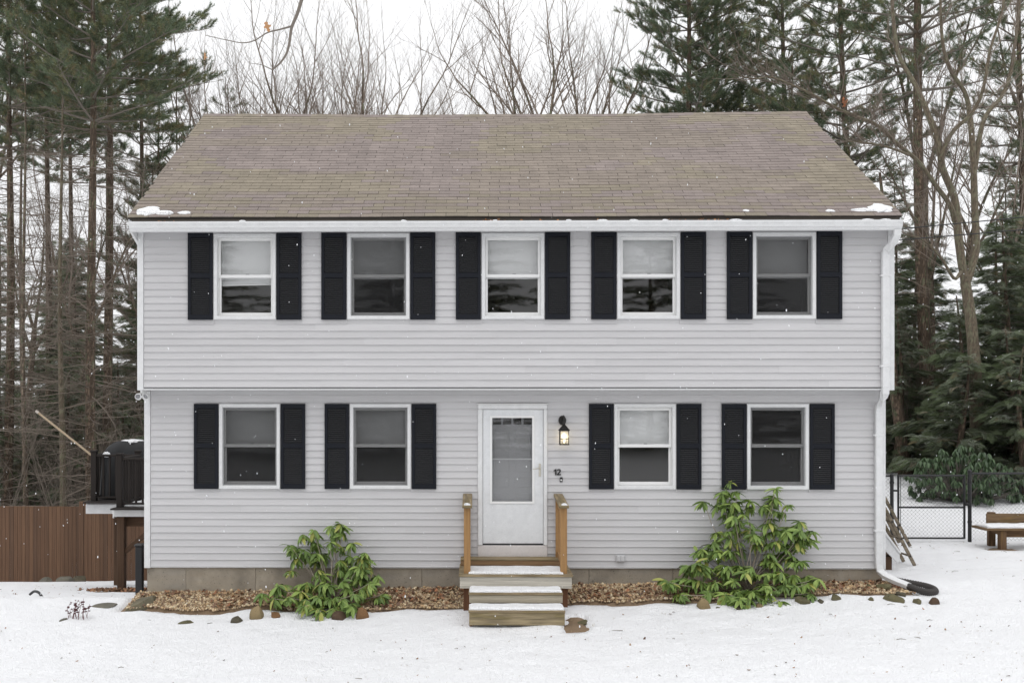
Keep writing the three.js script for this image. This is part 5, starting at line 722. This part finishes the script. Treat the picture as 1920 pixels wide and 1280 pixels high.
function hardwood(k, x, z, turn, sc, label, sy = 1) { const y = ground(x, z); const g = thing('bare_tree', label, 'tree', [x, y, z], 'leafless trees behind the house'); g.rotation.y = turn; g.scale.set(sc, sc * sy, sc); mesh('trunk', protos[k].trunk, M.barkGrey, g); mesh('shoots', protos[k].shoots, M.twigBrown, g); return g; }
[ // prototype, x, z, turn, scale
  [0, -9.6, -23, 0.3, 0.95, 'leafless tree behind the left end of the roof ridge'], [2, -8.2, -25, 1.9, 1.0, 'leafless tree rising over the ridge near its left end, fan of thin stems'], 
  [3, -6.3, -24, 2.2, 1.0, 'leafless tree above the leftmost upper window'], [0, -5.0, -22.5, 5.0, 0.93, 'leafless tree with crossing limbs above the second upper window'], [2, -4.2, -25.5, 0.8, 1.02, 'tall leafless tree above the second upper window, straight stem'], [2, -3.2, -28, 3.3, 0.98, 'leafless tree standing just left of the open patch of sky'],
  [2, -1.3, -36, 2.6, 1.0, 'small distant leafless tree under the open patch of sky'], [2, -0.1, -35, 4.4, 1.0, 'thin distant leafless tree above the door'], 
  [1, 2.1, -26, 0.4, 1.02, 'large forking leafless tree above the third upper window'], [0, 3.4, -29, 2.9, 1.0, 'leafless tree right of the large forking one'], [3, 4.4, -28, 5.2, 0.98, 'leafless tree above the fourth upper window'], [2, 6.0, -34, 1.0, 0.98, 'thin leafless tree left of the pine above the right of the ridge'],
  [1, -11.5, -30, 2.0, 1.0, 'leafless tree behind the left pines'], [3, -17.5, -20, 0.5, 0.9, 'leafless tree at the left edge behind the pines'], [0, 15.8, -22, 3.9, 0.9, 'leafless tree at the right edge of the picture'], [2, 14.0, -27, 0.2, 0.95, 'leafless tree behind the right pines'], [3, 18.5, -20, 2.4, 0.85, 'leafless tree beyond the right edge, its shoots reaching in'],
  [1, -10.2, -26, 0.9, 0.95, 'leafless tree spreading over the left end of the ridge'], 
  [0, 13.6, -16.5, 1.1, 0.62, 'young leafless tree between the thick pine and the lichen covered oak'], [1, 15.2, -18, 2.7, 0.66, 'young leafless tree right of the lichen covered oak'], [2, 11.2, -20, 4.0, 0.68, 'young leafless tree just past the right roof edge'], [3, 14.6, -13.8, 5.5, 0.52, 'slender leafless tree at the right picture edge'],
  [0, -13.0, -16.5, 0.6, 0.62, 'young leafless tree between the left pines'], [2, -15.2, -17.5, 2.8, 0.66, 'young leafless tree at the left picture edge'], [3, -11.9, -19.5, 4.8, 0.6, 'young leafless tree behind the thick trunked pine'],
].forEach((a) => hardwood(...a));

// pines left of the house
pine({ x: -11.25, z: -13, h: 20, r0: 0.17, crown: 12.3, spread: 3.3, seed: 41, dead: [[1.5, 8, 90], [8, 12.6, 40]], deadLen: 2.6, den: 1.9, hue: 0.3, label: 'thick trunked pine left of the house, nearest to the gutter end' });
pine({ x: -12.6, z: -18, h: 22, r0: 0.18, crown: 13.2, spread: 3.9, seed: 42, dead: [[2, 8.5, 70], [8.5, 13.4, 30]], den: 1.7, hue: 0.4, label: 'pine just behind the thick trunked one left of the house' });
pine({ x: -14.5, z: -15, h: 20, r0: 0.16, crown: 12.0, spread: 3.2, seed: 43, dead: [[1.5, 8, 90], [8, 12.2, 35]], deadLen: 2.8, den: 1.6, hue: 0.3, label: 'dark pine at the left edge of the picture' });
pine({ x: -15.9, z: -21, h: 22, r0: 0.15, crown: 13.2, spread: 3.4, seed: 44, dead: [[2, 11.5, 40]], den: 1.6, hue: 0.3, label: 'pine in the second row at the left edge' });
pine({ x: -11.95, z: -12.6, h: 13.5, r0: 0.105, crown: 12.6, spread: 1.0, seed: 45, dead: [[1.5, 9, 80], [9, 12.5, 20]], deadLen: 2.5, den: 0.3, bark: M.barkLichen, label: 'thin pale dead trunk between the pines left of the house' });
pine({ x: -13.6, z: -14, h: 15, r0: 0.085, crown: 14, spread: 1.1, seed: 46, dead: [[1.5, 9, 70], [9, 13.5, 20]], deadLen: 2.5, den: 0.3, bark: M.barkGrey, label: 'slim grey trunk just right of the leftmost pine' });
pine({ x: -12.1, z: -21, h: 12.6, r0: 0.12, crown: 5.8, spread: 2.6, seed: 47, dead: [[2, 6, 20]], den: 1.3, hue: 0.35, label: 'low pine peeking over the left roof edge' });
pine({ x: -13.2, z: -23, h: 20, r0: 0.16, crown: 12.5, spread: 3.0, seed: 48, dead: [[2, 9, 46]], den: 1.0, label: 'pine deep in the left woods between two trunks' });
pine({ x: -17.5, z: -27, h: 21, r0: 0.16, crown: 13, spread: 3.2, seed: 49, dead: [[2, 9, 30]], den: 1.0, label: 'far pine at the left edge' });
for (const [i, x, z, h] of [[0, -14.9, -24, 17], [1, -13.0, -27, 18], [2, -16.4, -18, 16], [3, -12.2, -22, 17], [4, -18.2, -24, 18], [5, -10.9, -27, 17]]) pine({ x, z, h, r0: 0.09 + 0.012 * (i % 3), crown: h - 1.5, spread: 1.2, seed: 60 + i, dead: [[1, 9, 70], [9, h - 2, 15]], deadLen: 2.6, den: 0.3, bark: i % 2 ? M.bark : M.barkGrey, label: ['bare stemmed young pine behind the leftmost trunks', 'bare stemmed young pine deep behind the deck', 'bare stemmed young pine at the left picture edge', 'bare stemmed young pine close to the upper left house corner', 'bare stemmed young pine farthest left in the woods', 'bare stemmed young pine behind the left roof edge'][i] });
// pines right of the house
pine({ x: 12.45, z: -19, h: 22, r0: 0.17, lean: [-1.1, 0], crown: 9.0, spread: 3.4, seed: 51, dead: [[4, 9, 16]], den: 0.85, hue: 0.3, label: 'slanting pine just right of the roof ridge end' });
pine({ x: 12.8, z: -15, h: 21, r0: 0.22, lean: [-0.5, 0], crown: 11.2, spread: 3.2, seed: 52, dead: [[4, 13, 50]], deadLen: 3.2, den: 0.8, hue: 0.2, label: 'thick straight pine trunk right of the house' });
pine({ x: 7.6, z: -24, h: 21, r0: 0.2, crown: 8.6, spread: 4.0, seed: 53, den: 1.7, hue: 0.1, label: 'dense green pine over the right part of the ridge, left one' });
pine({ x: 9.4, z: -27, h: 22, r0: 0.2, crown: 8.6, spread: 4.2, seed: 54, den: 1.4, hue: 0.45, label: 'yellowish pine behind the dense green one over the ridge' });
pine({ x: 11.3, z: -24, h: 21, r0: 0.18, crown: 9, spread: 3.8, seed: 55, den: 1.1, hue: 0.4, label: 'open yellowish pine over the right end of the ridge' });
pine({ x: 16.6, z: -17, h: 20, r0: 0.15, crown: 9, spread: 2.9, seed: 56, dead: [[2, 9, 20]], den: 0.6, hue: 0.2, label: 'thin pine at the upper right corner' });
pine({ x: 10.0, z: -19, h: 13, r0: 0.12, crown: 6.2, spread: 2.6, seed: 57, den: 0.9, label: 'short pine between the roof slope and the slanting pine' });
pine({ x: 11.25, z: -13, h: 8.4, r0: 0.19, lean: [-0.75, 0], crown: 8.2, spread: 0.6, seed: 58, dead: [[4.5, 8, 14]], deadLen: 1.8, den: 0.3, label: 'leaning branchless trunk close to the right house corner' });
// undergrowth of hemlocks
[[-12.4, -28, 9, 3.0, 71, 'dark hemlock deep in the woods left of the house'], [-14.6, -30, 10, 3.2, 72, 'dark hemlock behind the leftmost pines'], [-10.4, -19, 6.0, 2.4, 73, 'hemlock behind the covered grill'], [-12.9, -19.5, 5.6, 2.3, 74, 'low hemlock behind the wooden pole'], [-16.6, -23, 8, 2.8, 75, 'hemlock at the left edge of the woods'], [-11.2, -24, 8, 2.8, 76, 'hemlock between the thick pine and the house'], [-14.4, -17.0, 4.6, 2.0, 77, 'small hemlock right behind the board fence'], [-18.6, -30, 11, 3.4, 78, 'tall hemlock at the far left'], [-9.8, -26, 8.5, 3.0, 79, 'hemlock hidden mostly behind the left house corner'], [-16.2, -33, 11, 3.4, 80, 'farthest hemlock left of the house'], [-11.6, -16.6, 4.2, 1.9, 101, 'short hemlock behind the deck railing'], [-16.4, -18.5, 6.0, 2.4, 102, 'hemlock at the left picture edge above the fence'], [-13.6, -25.5, 8.5, 2.8, 103, 'hemlock in the middle of the left woods'], [-9.9, -15.5, 5.4, 2.2, 110, 'hemlock right behind the deck corner'], [-13.0, -15.6, 6.4, 2.4, 111, 'hemlock between the two pale trunks'], [-15.6, -14.4, 6.6, 2.5, 112, 'hemlock at the left edge just behind the fence'], [-11.4, -20.6, 9.0, 2.6, 113, 'tall hemlock seen beside the upper left house corner'], [-14.8, -20.8, 9.5, 2.7, 114, 'tall hemlock behind the slim grey trunk'],
].forEach(([x, z, h, spread, seed, label]) => hemlock({ x, z, h, spread, seed, label, den: 1.1 }));
[[12.75, -9.7, 3.7, 1.8, 115, 'front hemlock hiding the foot of the lichen covered oak'], [13.9, -9.9, 4.6, 2.0, 116, 'front hemlock right of the hidden oak foot'], [11.75, -10.7, 3.5, 1.6, 117, 'young hemlock in front of the leaning trunk'], [12.2, -11.9, 5.0, 2.1, 81, 'hemlock with nodding fresh green boughs beside the leaning trunk'], [13.7, -12.3, 7.2, 2.7, 82, 'tallest dense hemlock at the right edge'], [15.0, -11.2, 5.8, 2.5, 83, 'hemlock cut by the right picture edge'], [11.9, -15.2, 6.0, 2.4, 84, 'hemlock close behind the leaning trunk'], [15.6, -15.0, 7.6, 3.0, 85, 'hemlock at right in the second row'], [13.8, -17.5, 7.6, 2.9, 86, 'hemlock behind the thick straight pine'], [11.3, -13.6, 4.8, 1.9, 106, 'hemlock filling the gap behind the leaning trunk'], [13.0, -10.8, 4.2, 1.9, 107, 'low hemlock just behind the broadleaf shrub'], [14.3, -13.8, 7.2, 2.8, 108, 'broad hemlock between the oak and the right edge'], [16.3, -12.8, 7.4, 2.8, 109, 'hemlock just past the right picture edge'], [10.6, -16.5, 6.6, 2.4, 87, 'hemlock showing just right of the downspout'], [17.6, -19, 9, 3.0, 88, 'far hemlock at the right edge'], [12.6, -22, 8, 3.0, 104, 'hemlock in the third row right of the house'], [15.8, -23, 8.5, 3.0, 105, 'hemlock in the third row at the right edge']].forEach(([x, z, h, spread, seed, label], i) => hemlock({ x, z, h, spread, seed, label, den: i < 6 ? 1.3 : 1.1 }));
{ // far woods closing the view
  const r = rng(99), near = hemlock({ x: -22, z: -36, h: 12, spread: 3.4, seed: 90, label: 'dark evergreens of the far woods', name: 'far_evergreen', cat: 'tree', group: 'far woods' });
  const spots = [[-19, -40], [-25, -34], [-14, -42], [-10, -44], [-6, -46], [13, -34], [18, -30], [22, -27], [16, -40], [10, -42], [25, -34], [21, -22], [-29, -40], [-21, -28], [-17, -36], [-23, -40], [-12, -36], [-15.5, -38], [-20, -34], [19, -36], [15, -30], [24, -29]];
  const words = ['leftmost but two', 'far left', 'behind the board fence', 'left of the ridge', 'behind the ridge', 'right of the ridge', 'right of the slanting pine', 'at the right edge', 'behind the right pines', 'behind the right ridge end', 'farthest right', 'just past the right picture edge', 'farthest left', 'left behind the pines', 'behind the thin pale trunk', 'behind the dark pine at the left edge', 'behind the deck railing', 'behind the wooden pole', 'behind the leftmost trunks', 'behind the lichen covered oak', 'behind the leaning trunk', 'behind the bench'];
  spots.forEach(([x, z], i) => { const c = near.clone(); c.name = numbered('far_evergreen'); c.position.set(x, ground(x, z) - 0.2, z); c.rotation.y = i * 1.7; const s = 0.85 + 0.35 * r(); c.scale.set(s, s * (0.8 + 0.3 * r()), s); c.userData.label = 'dark evergreen of the far woods, ' + words[i]; scene.add(c); });
  near.userData.label = 'dark evergreen of the far woods behind the leftmost pines';
}
{ // leafless understory and brush: one tangled mass among the trunks
  const mk = (seed) => { const r = rng(seed), a = new Acc(); for (let k = 0; k < 3; k++) { const P = wander(V((r() - 0.5) * 0.5, -0.2, (r() - 0.5) * 0.5), V((r() - 0.5) * 0.5, 1, (r() - 0.5) * 0.5).normalize(), 2.4 + 2.6 * r(), 6, r, 0.2, 0.03); a.tube(P, taper(7, 0.02, 0.005), 4); twigs(a, P, 0.02, r, 12, 1.1, 1, 0.02); } return a.geo(); };
  const gs = [mk(1), mk(2), mk(3)], r = rng(55), m4 = new THREE.Matrix4(), q = new THREE.Quaternion();
  gs.forEach((geo, j) => { const n = 150, im = new THREE.InstancedMesh(geo, mat([1, 1, 1], { roughness: 1 }), n); for (let k = 0; k < n; k++) { let x, z; if (k < 60) { z = -13 - 20 * r(); x = lerp(-8.2 + (z + 11) * 0.12, -13.5 + (z + 11) * 0.36, r()); } else { z = -14 - 16 * r(); x = lerp(8.8 - (z + 11) * 0.12, 13.5 - (z + 11) * 0.3, r()); } const s = k < 60 ? 0.45 + 0.5 * r() : 0.4 + 0.45 * r(), c = 0.75 + 0.5 * r(); q.setFromAxisAngle(UPV, r() * 6.28); m4.compose(V(x, ground(x, z), z), q, V(s, s, s)); im.setMatrixAt(k, m4); im.setColorAt(k, rgb(0.20 * c, 0.17 * c, 0.14 * c)); } im.name = numbered('leafless_brush'); tag(im, ['leafless brown brush among the trunks of the woods', 'thin brown saplings filling the woods beside the house', 'tangled bare undergrowth at the edge of the woods'][j], 'brush', null, 'stuff'); scene.add(im); });
}
// lichen-covered oak whose long limb reaches over the roof
{
  const limbs = [
    [[12.29,0.92,-11,0.24],[12.21,3.29,-11,0.205],[12.17,4.06,-11,0.19],[12.06,5.16,-11,0.175],[11.95,5.88,-11,0.16]],
    [[11.95,5.88,-11,0.14],[11.88,6.26,-11,0.131],[11.77,7.09,-11,0.122],[11.69,7.99,-11,0.113],[11.26,8.81,-10.8,0.104],[11.18,9.12,-10.7,0.095],[11.0,9.75,-10.7,0.086],[10.72,10.86,-11,0.077],[10.38,11.81,-11.3,0.068],[10.29,12.72,-11.4,0.059],[10.27,13.87,-11.5,0.05],[10.2,15.5,-11.6,0.03]],
    [[11.96,5.86,-11,0.14],[12.16,6.3,-11.1,0.129],[12.32,6.85,-11.2,0.118],[12.34,7.71,-11.3,0.107],[12.35,8.95,-11.4,0.096],[12.32,10.18,-11.5,0.084],[12.19,10.87,-11.5,0.073],[11.8,11.37,-11.4,0.062],[11.58,12.02,-11.4,0.051],[11.5,13.26,-11.4,0.04],[11.5,14.8,-11.4,0.02]],
    [[12.36,8.7,-11.4,0.09],[12.48,9.22,-11.5,0.082],[12.85,10.34,-11.8,0.073],[13.39,10.94,-12,0.065],[13.61,11.51,-12,0.057],[13.78,12.62,-12,0.048],[13.89,13.92,-12,0.04],[13.9,15.2,-12,0.02]],
    [[11.2,8.95,-10.7,0.08],[11.21,9.18,-10.6,0.073],[11.42,9.64,-10.5,0.066],[11.78,9.99,-10.4,0.059],[12.02,10.5,-10.3,0.051],[12.17,11.54,-10.2,0.044],[12.46,12.45,-10.2,0.037],[12.6,13.44,-10.2,0.03],[12.7,14.6,-10.2,0.015]],
    [[11.71,7.38,-11,0.085],[11.37,7.79,-10.6,0.08],[10.86,8.16,-10.2,0.074],[10.65,8.29,-10,0.069],[10.06,8.66,-9.5,0.063],[9.42,8.89,-9,0.058],[8.71,9.23,-8.5,0.053],[7.98,9.31,-8,0.047],[7.47,9.45,-7.8,0.042],[6.84,9.66,-7.5,0.037],[6.45,9.75,-7.3,0.031],[5.79,9.87,-7,0.026],[5.42,9.76,-6.8,0.02],[4.92,9.83,-6.7,0.012]],
    [[9.74,8.71,-9.2,0.045],[9.38,8.69,-8.8,0.037],[8.66,8.69,-8.2,0.028],[8.1,8.68,-7.9,0.02],[7.68,8.68,-7.8,0.012]],
    [[11.79,6.14,-10.9,0.06],[11.38,5.92,-10.4,0.049],[10.93,6.37,-10.1,0.037],[10.34,6.79,-9.8,0.026],[9.85,6.88,-9.6,0.015]],
  ];
  const g = thing('oak_tree', 'leafless lichen covered oak whose long limb reaches over the right roof edge', 'tree', [12.29, 0.9, -11], 'hardwoods by the house'), r = rng(8), fine = new Acc(), off = V(12.29, 0.9, -11);
  limbs.forEach((l, i) => { const P = new THREE.CatmullRomCurve3(l.map((p) => V(p[0], p[1], p[2]).sub(off))).getPoints(l.length * 3), R = P.map((_, k) => { const f = k / (P.length - 1) * (l.length - 1), a = Math.min(l.length - 2, Math.floor(f)); return lerp(l[a][3], l[a + 1][3], f - a) * 0.8 * (1 + 0.1 * (r() - 0.5)); }); mesh(i ? 'limb' : 'trunk', new Acc().tube(P, R, i ? 8 : 12).geo(), M.barkLichen, g); if (i) twigs(fine, P.slice(Math.floor(P.length * 0.3)), 0.03, r, i === 5 ? 34 : 16, 1.2, 2, 0.03); });
  mesh('shoots', fine.geo(), M.twigBrown, g);
  // a few leaves still hanging on
  const lg = new THREE.PlaneGeometry(0.13, 0.10, 4, 3), lp = lg.attributes.position; for (let i = 0; i < lp.count; i++) lp.setZ(i, 0.03 * Math.sin(i * 1.9)); lg.computeVertexNormals(); const lm = mat([0.36, 0.13, 0.05], { side: THREE.DoubleSide });
  for (const [x, y, z] of [[7.75, 9.55, -7.9], [7.70, 9.62, -7.85], [7.80, 9.6, -7.95]]) { const o = mesh('leaf', lg, lm, g, x - off.x, y - off.y, z - off.z); o.rotation.set(x * 9, y * 7, z * 5); }
}
// oak in front of the house, out of the picture except for one hanging branch
{
  const g = thing('oak_tree', 'dark hanging oak branch with one tan leaf at the top of the picture', 'tree', [-6.6, ground(-6.6, 7.5) - 0.1, 7.5], 'hardwoods by the house'), off = V(-6.6, ground(-6.6, 7.5) - 0.1, 7.5), A = new Acc(), r = rng(6);
  const tube = (l, s = 8) => { const P = new THREE.CatmullRomCurve3(l.map((p) => V(p[0], p[1], p[2]).sub(off))).getPoints(l.length * 4); return [P, P.map((_, k) => { const f = k / (P.length - 1) * (l.length - 1), a = Math.min(l.length - 2, Math.floor(f)); return lerp(l[a][3], l[a + 1][3], f - a); }), s]; };
  mesh('trunk', new Acc().tube(...tube([[-6.6, -0.5, 7.5, 0.26], [-6.55, 3, 7.5, 0.22], [-6.5, 6, 7.4, 0.2], [-6.4, 9, 7.3, 0.15], [-6.5, 12, 7.2, 0.1]], 12)).geo(), M.bark, g);
  mesh('limb', new Acc().tube(...tube([[-6.4, 8.2, 7.3, 0.10], [-5.2, 9.2, 6.6, 0.075], [-3.6, 9.3, 5.8, 0.05], [-2.4, 8.5, 5.2, 0.03], [-2.18, 7.39, 5, 0.022]])).geo(), M.twig, g);
  mesh('branch', A.tube(...tube([[-2.18,7.39,5,0.022],[-2.25,6.97,5,0.02],[-2.31,6.76,5,0.018],[-2.35,6.63,5,0.017],[-2.41,6.48,5,0.015],[-2.43,6.34,5,0.013],[-2.46,6.23,5,0.011],[-2.52,6.14,5,0.01],[-2.6,6.07,5,0.008]])).tube(...tube([[-2.41,6.5,5,0.009],[-2.52,6.47,5,0.008],[-2.63,6.4,5.1,0.007],[-2.73,6.29,5.2,0.006],[-2.82,6.23,5.3,0.005],[-2.95,6.22,5.4,0.004],[-3.13,6.23,5.5,0.003]], 6)).tube(...tube([[-2.6,6.07,5,0.006],[-2.71,6.12,5,0.004],[-2.79,6.1,5.1,0.002]], 5)).geo(), M.twig, g);
  const s = new THREE.Shape(), pts = []; for (let k = 0; k <= 20; k++) { const t = k / 20, w = 0.028 * Math.sin(Math.PI * Math.pow(t, 0.8)) * (1 + 0.45 * Math.sin(t * 17)); pts.push([w, -t * 0.105]); } s.moveTo(0, 0); for (const p of pts) s.lineTo(p[0], p[1]); for (const p of pts.reverse()) s.lineTo(-p[0], p[1]);
  const lg = new THREE.ShapeGeometry(s), lp = lg.attributes.position; for (let i = 0; i < lp.count; i++) lp.setZ(i, 0.5 * Math.abs(lp.getX(i)) + 1.5 * lp.getY(i) * lp.getY(i)); lg.computeVertexNormals(); const lm = mat([0.50, 0.27, 0.13], { side: THREE.DoubleSide, roughness: 0.7 });
  for (const [x, y, z, a, sc, b] of [[-2.645, 6.50, 5.12, 0.4, 1.0, 0.3], [-3.16, 6.10, 5.42, 1.3, 0.85, -0.5]]) { const o = mesh('leaf', lg, lm, g, x - off.x, y - off.y, z - off.z); o.rotation.set(0.2, a, b); o.scale.setScalar(sc); }
}
{ // broad evergreen shrub behind the gate
  const W = [], r = rng(15); for (let k = 0; k < 330; k++) { const a = r() * 6.28, e = Math.pow(r(), 0.6), x = 10.9 + Math.cos(a) * 1.25 * e + (r() - 0.5) * 0.2, z = -8.9 + Math.sin(a) * 0.9 * e, c = Math.sqrt(Math.max(0, 1 - Math.pow((x - 10.75) / 1.5, 2))) * (1 - 0.25 * e); W.push([x, ground(x, z) + 0.10 + (0.02 + 0.98 * r()) * 1.3 * c, z]); }
  const g = new Acc(), sh = thing('broadleaf_shrub', 'rounded broadleaf evergreen shrub behind the chain-link gate', 'shrub', [10.8, ground(10.8, -8.9), -8.9]), L = [[], [], []], off = V(10.8, ground(10.8, -8.9), -8.9);
  W.forEach((p, i) => { const c = V(...p).sub(off); g.tube([V((r() - 0.5) * 0.3, 0, (r() - 0.5) * 0.2), V(c.x * 0.6, c.y * 0.45, c.z * 0.6), c.clone()], [0.014, 0.01, 0.005], 4); for (let k = 0; k < 11; k++) { const q = leafGeo.clone(), l = 0.13 + 0.06 * r(); q.applyMatrix4(new THREE.Matrix4().compose(c, new THREE.Quaternion().setFromEuler(new THREE.Euler(0.55 + 0.6 * r(), k / 11 * 6.28 + r(), 0, 'YXZ')), V(l, l, l))); L[(i + k) % 3].push(q); } });
  mesh('stems', g.geo(), M.twig, sh); stuffPart(mesh('foliage', mergeGeometries(L.map((a) => mergeGeometries(a)), true), [[0.045, 0.085, 0.03], [0.06, 0.105, 0.04], [0.036, 0.066, 0.028]].map((c) => mat(c, { roughness: 0.5, side: THREE.DoubleSide })), sh));
}
// woods across the road behind the viewer, mirrored in the window glass
{
  const spots = [[-19, 35], [-14, 38], [-9, 35], [-5, 38], [-0.5, 35], [4, 38], [8, 35], [13, 38], [18, 35], [-24, 38], [24, 38]], order = ['first', 'third', 'fourth', 'fifth', 'sixth', 'seventh', 'eighth', 'ninth', 'tenth', 'second', 'eleventh'];
  const first = hemlock({ x: spots[0][0], z: spots[0][1], h: 15, spread: 4.6, seed: 95, label: '', name: 'roadside_evergreen', group: 'evergreens across the road', r0: 0.2 });
  spots.forEach(([x, z], i) => { const c = i ? first.clone() : first; if (i) { c.name = numbered('roadside_evergreen'); c.position.set(x, ground(x, z) - 0.1, z); c.rotation.y = i * 2.1; c.scale.y = 0.85 + 0.05 * (i % 5); scene.add(c); } c.userData.label = 'tall evergreen across the road behind the viewer, ' + order[i] + ' in the row'; });
}

{ // dry grass tips poking through the thin snow
  const a = new Acc(), r0 = rng(61); for (let k = 0; k < 5; k++) { const an = r0() * 6.28, h = 0.02 + 0.03 * r0(), x = (r0() - 0.5) * 0.03, z = (r0() - 0.5) * 0.03, s = V(Math.cos(an), 0, Math.sin(an)); a.tri(V(x, -0.01, z).addScaledVector(s, -0.0016), V(x, -0.01, z).addScaledVector(s, 0.0016), V(x + (r0() - 0.5) * 0.05, h, z + (r0() - 0.5) * 0.05)); }
  const N = 900, im = new THREE.InstancedMesh(a.geo(), mat([0.34, 0.28, 0.17], { side: THREE.DoubleSide, roughness: 1 }), N), m4 = new THREE.Matrix4(), q = new THREE.Quaternion(), r = rng(62); let n = 0;
  while (n < N) { const x = -11 + 22 * r(), z = r() < 0.8 ? 1.0 + 6 * r() : -6 + 7 * r(); if ((z < 1.0 && x > -5.6 && x < 5.6) || fbm(x * 0.8 + 50, z * 1.3, 3) < 0.42 + 0.25 * r()) continue; const s = 0.4 + 0.7 * r(); q.setFromAxisAngle(V(0, 1, 0), r() * 6.28); m4.compose(V(x, snowTop(x, z) - 0.006, z), q, V(s, s, s)); im.setMatrixAt(n++, m4); }
  im.name = 'grass_tips'; tag(im, 'dry grass tips poking through the snow of the lawn', 'grass', null, 'stuff'); scene.add(im);
}
{ // light snowfall
  const N = 1500, im = new THREE.InstancedMesh(new THREE.IcosahedronGeometry(1, 1), mat([0.85, 0.86, 0.88], { roughness: 0.9 }), N), m4 = new THREE.Matrix4(), q = new THREE.Quaternion(), r = rng(63);
  for (let k = 0; k < N; k++) { const s = 0.0022 + 0.0022 * r(); q.setFromEuler(new THREE.Euler(r() * 0.6, r() * 6, -0.25 + 0.3 * r())); m4.compose(V(-9 + 18 * r(), 0.2 + 8 * r(), 1.2 + 8.5 * r()), q, V(s, s * (1.3 + 1.2 * r()), s)); im.setMatrixAt(k, m4); }
  im.name = 'falling_snow'; tag(im, 'scattered snowflakes falling in front of the house', 'snowfall', null, 'stuff'); scene.add(im);
}

renderer.render(scene, camera);
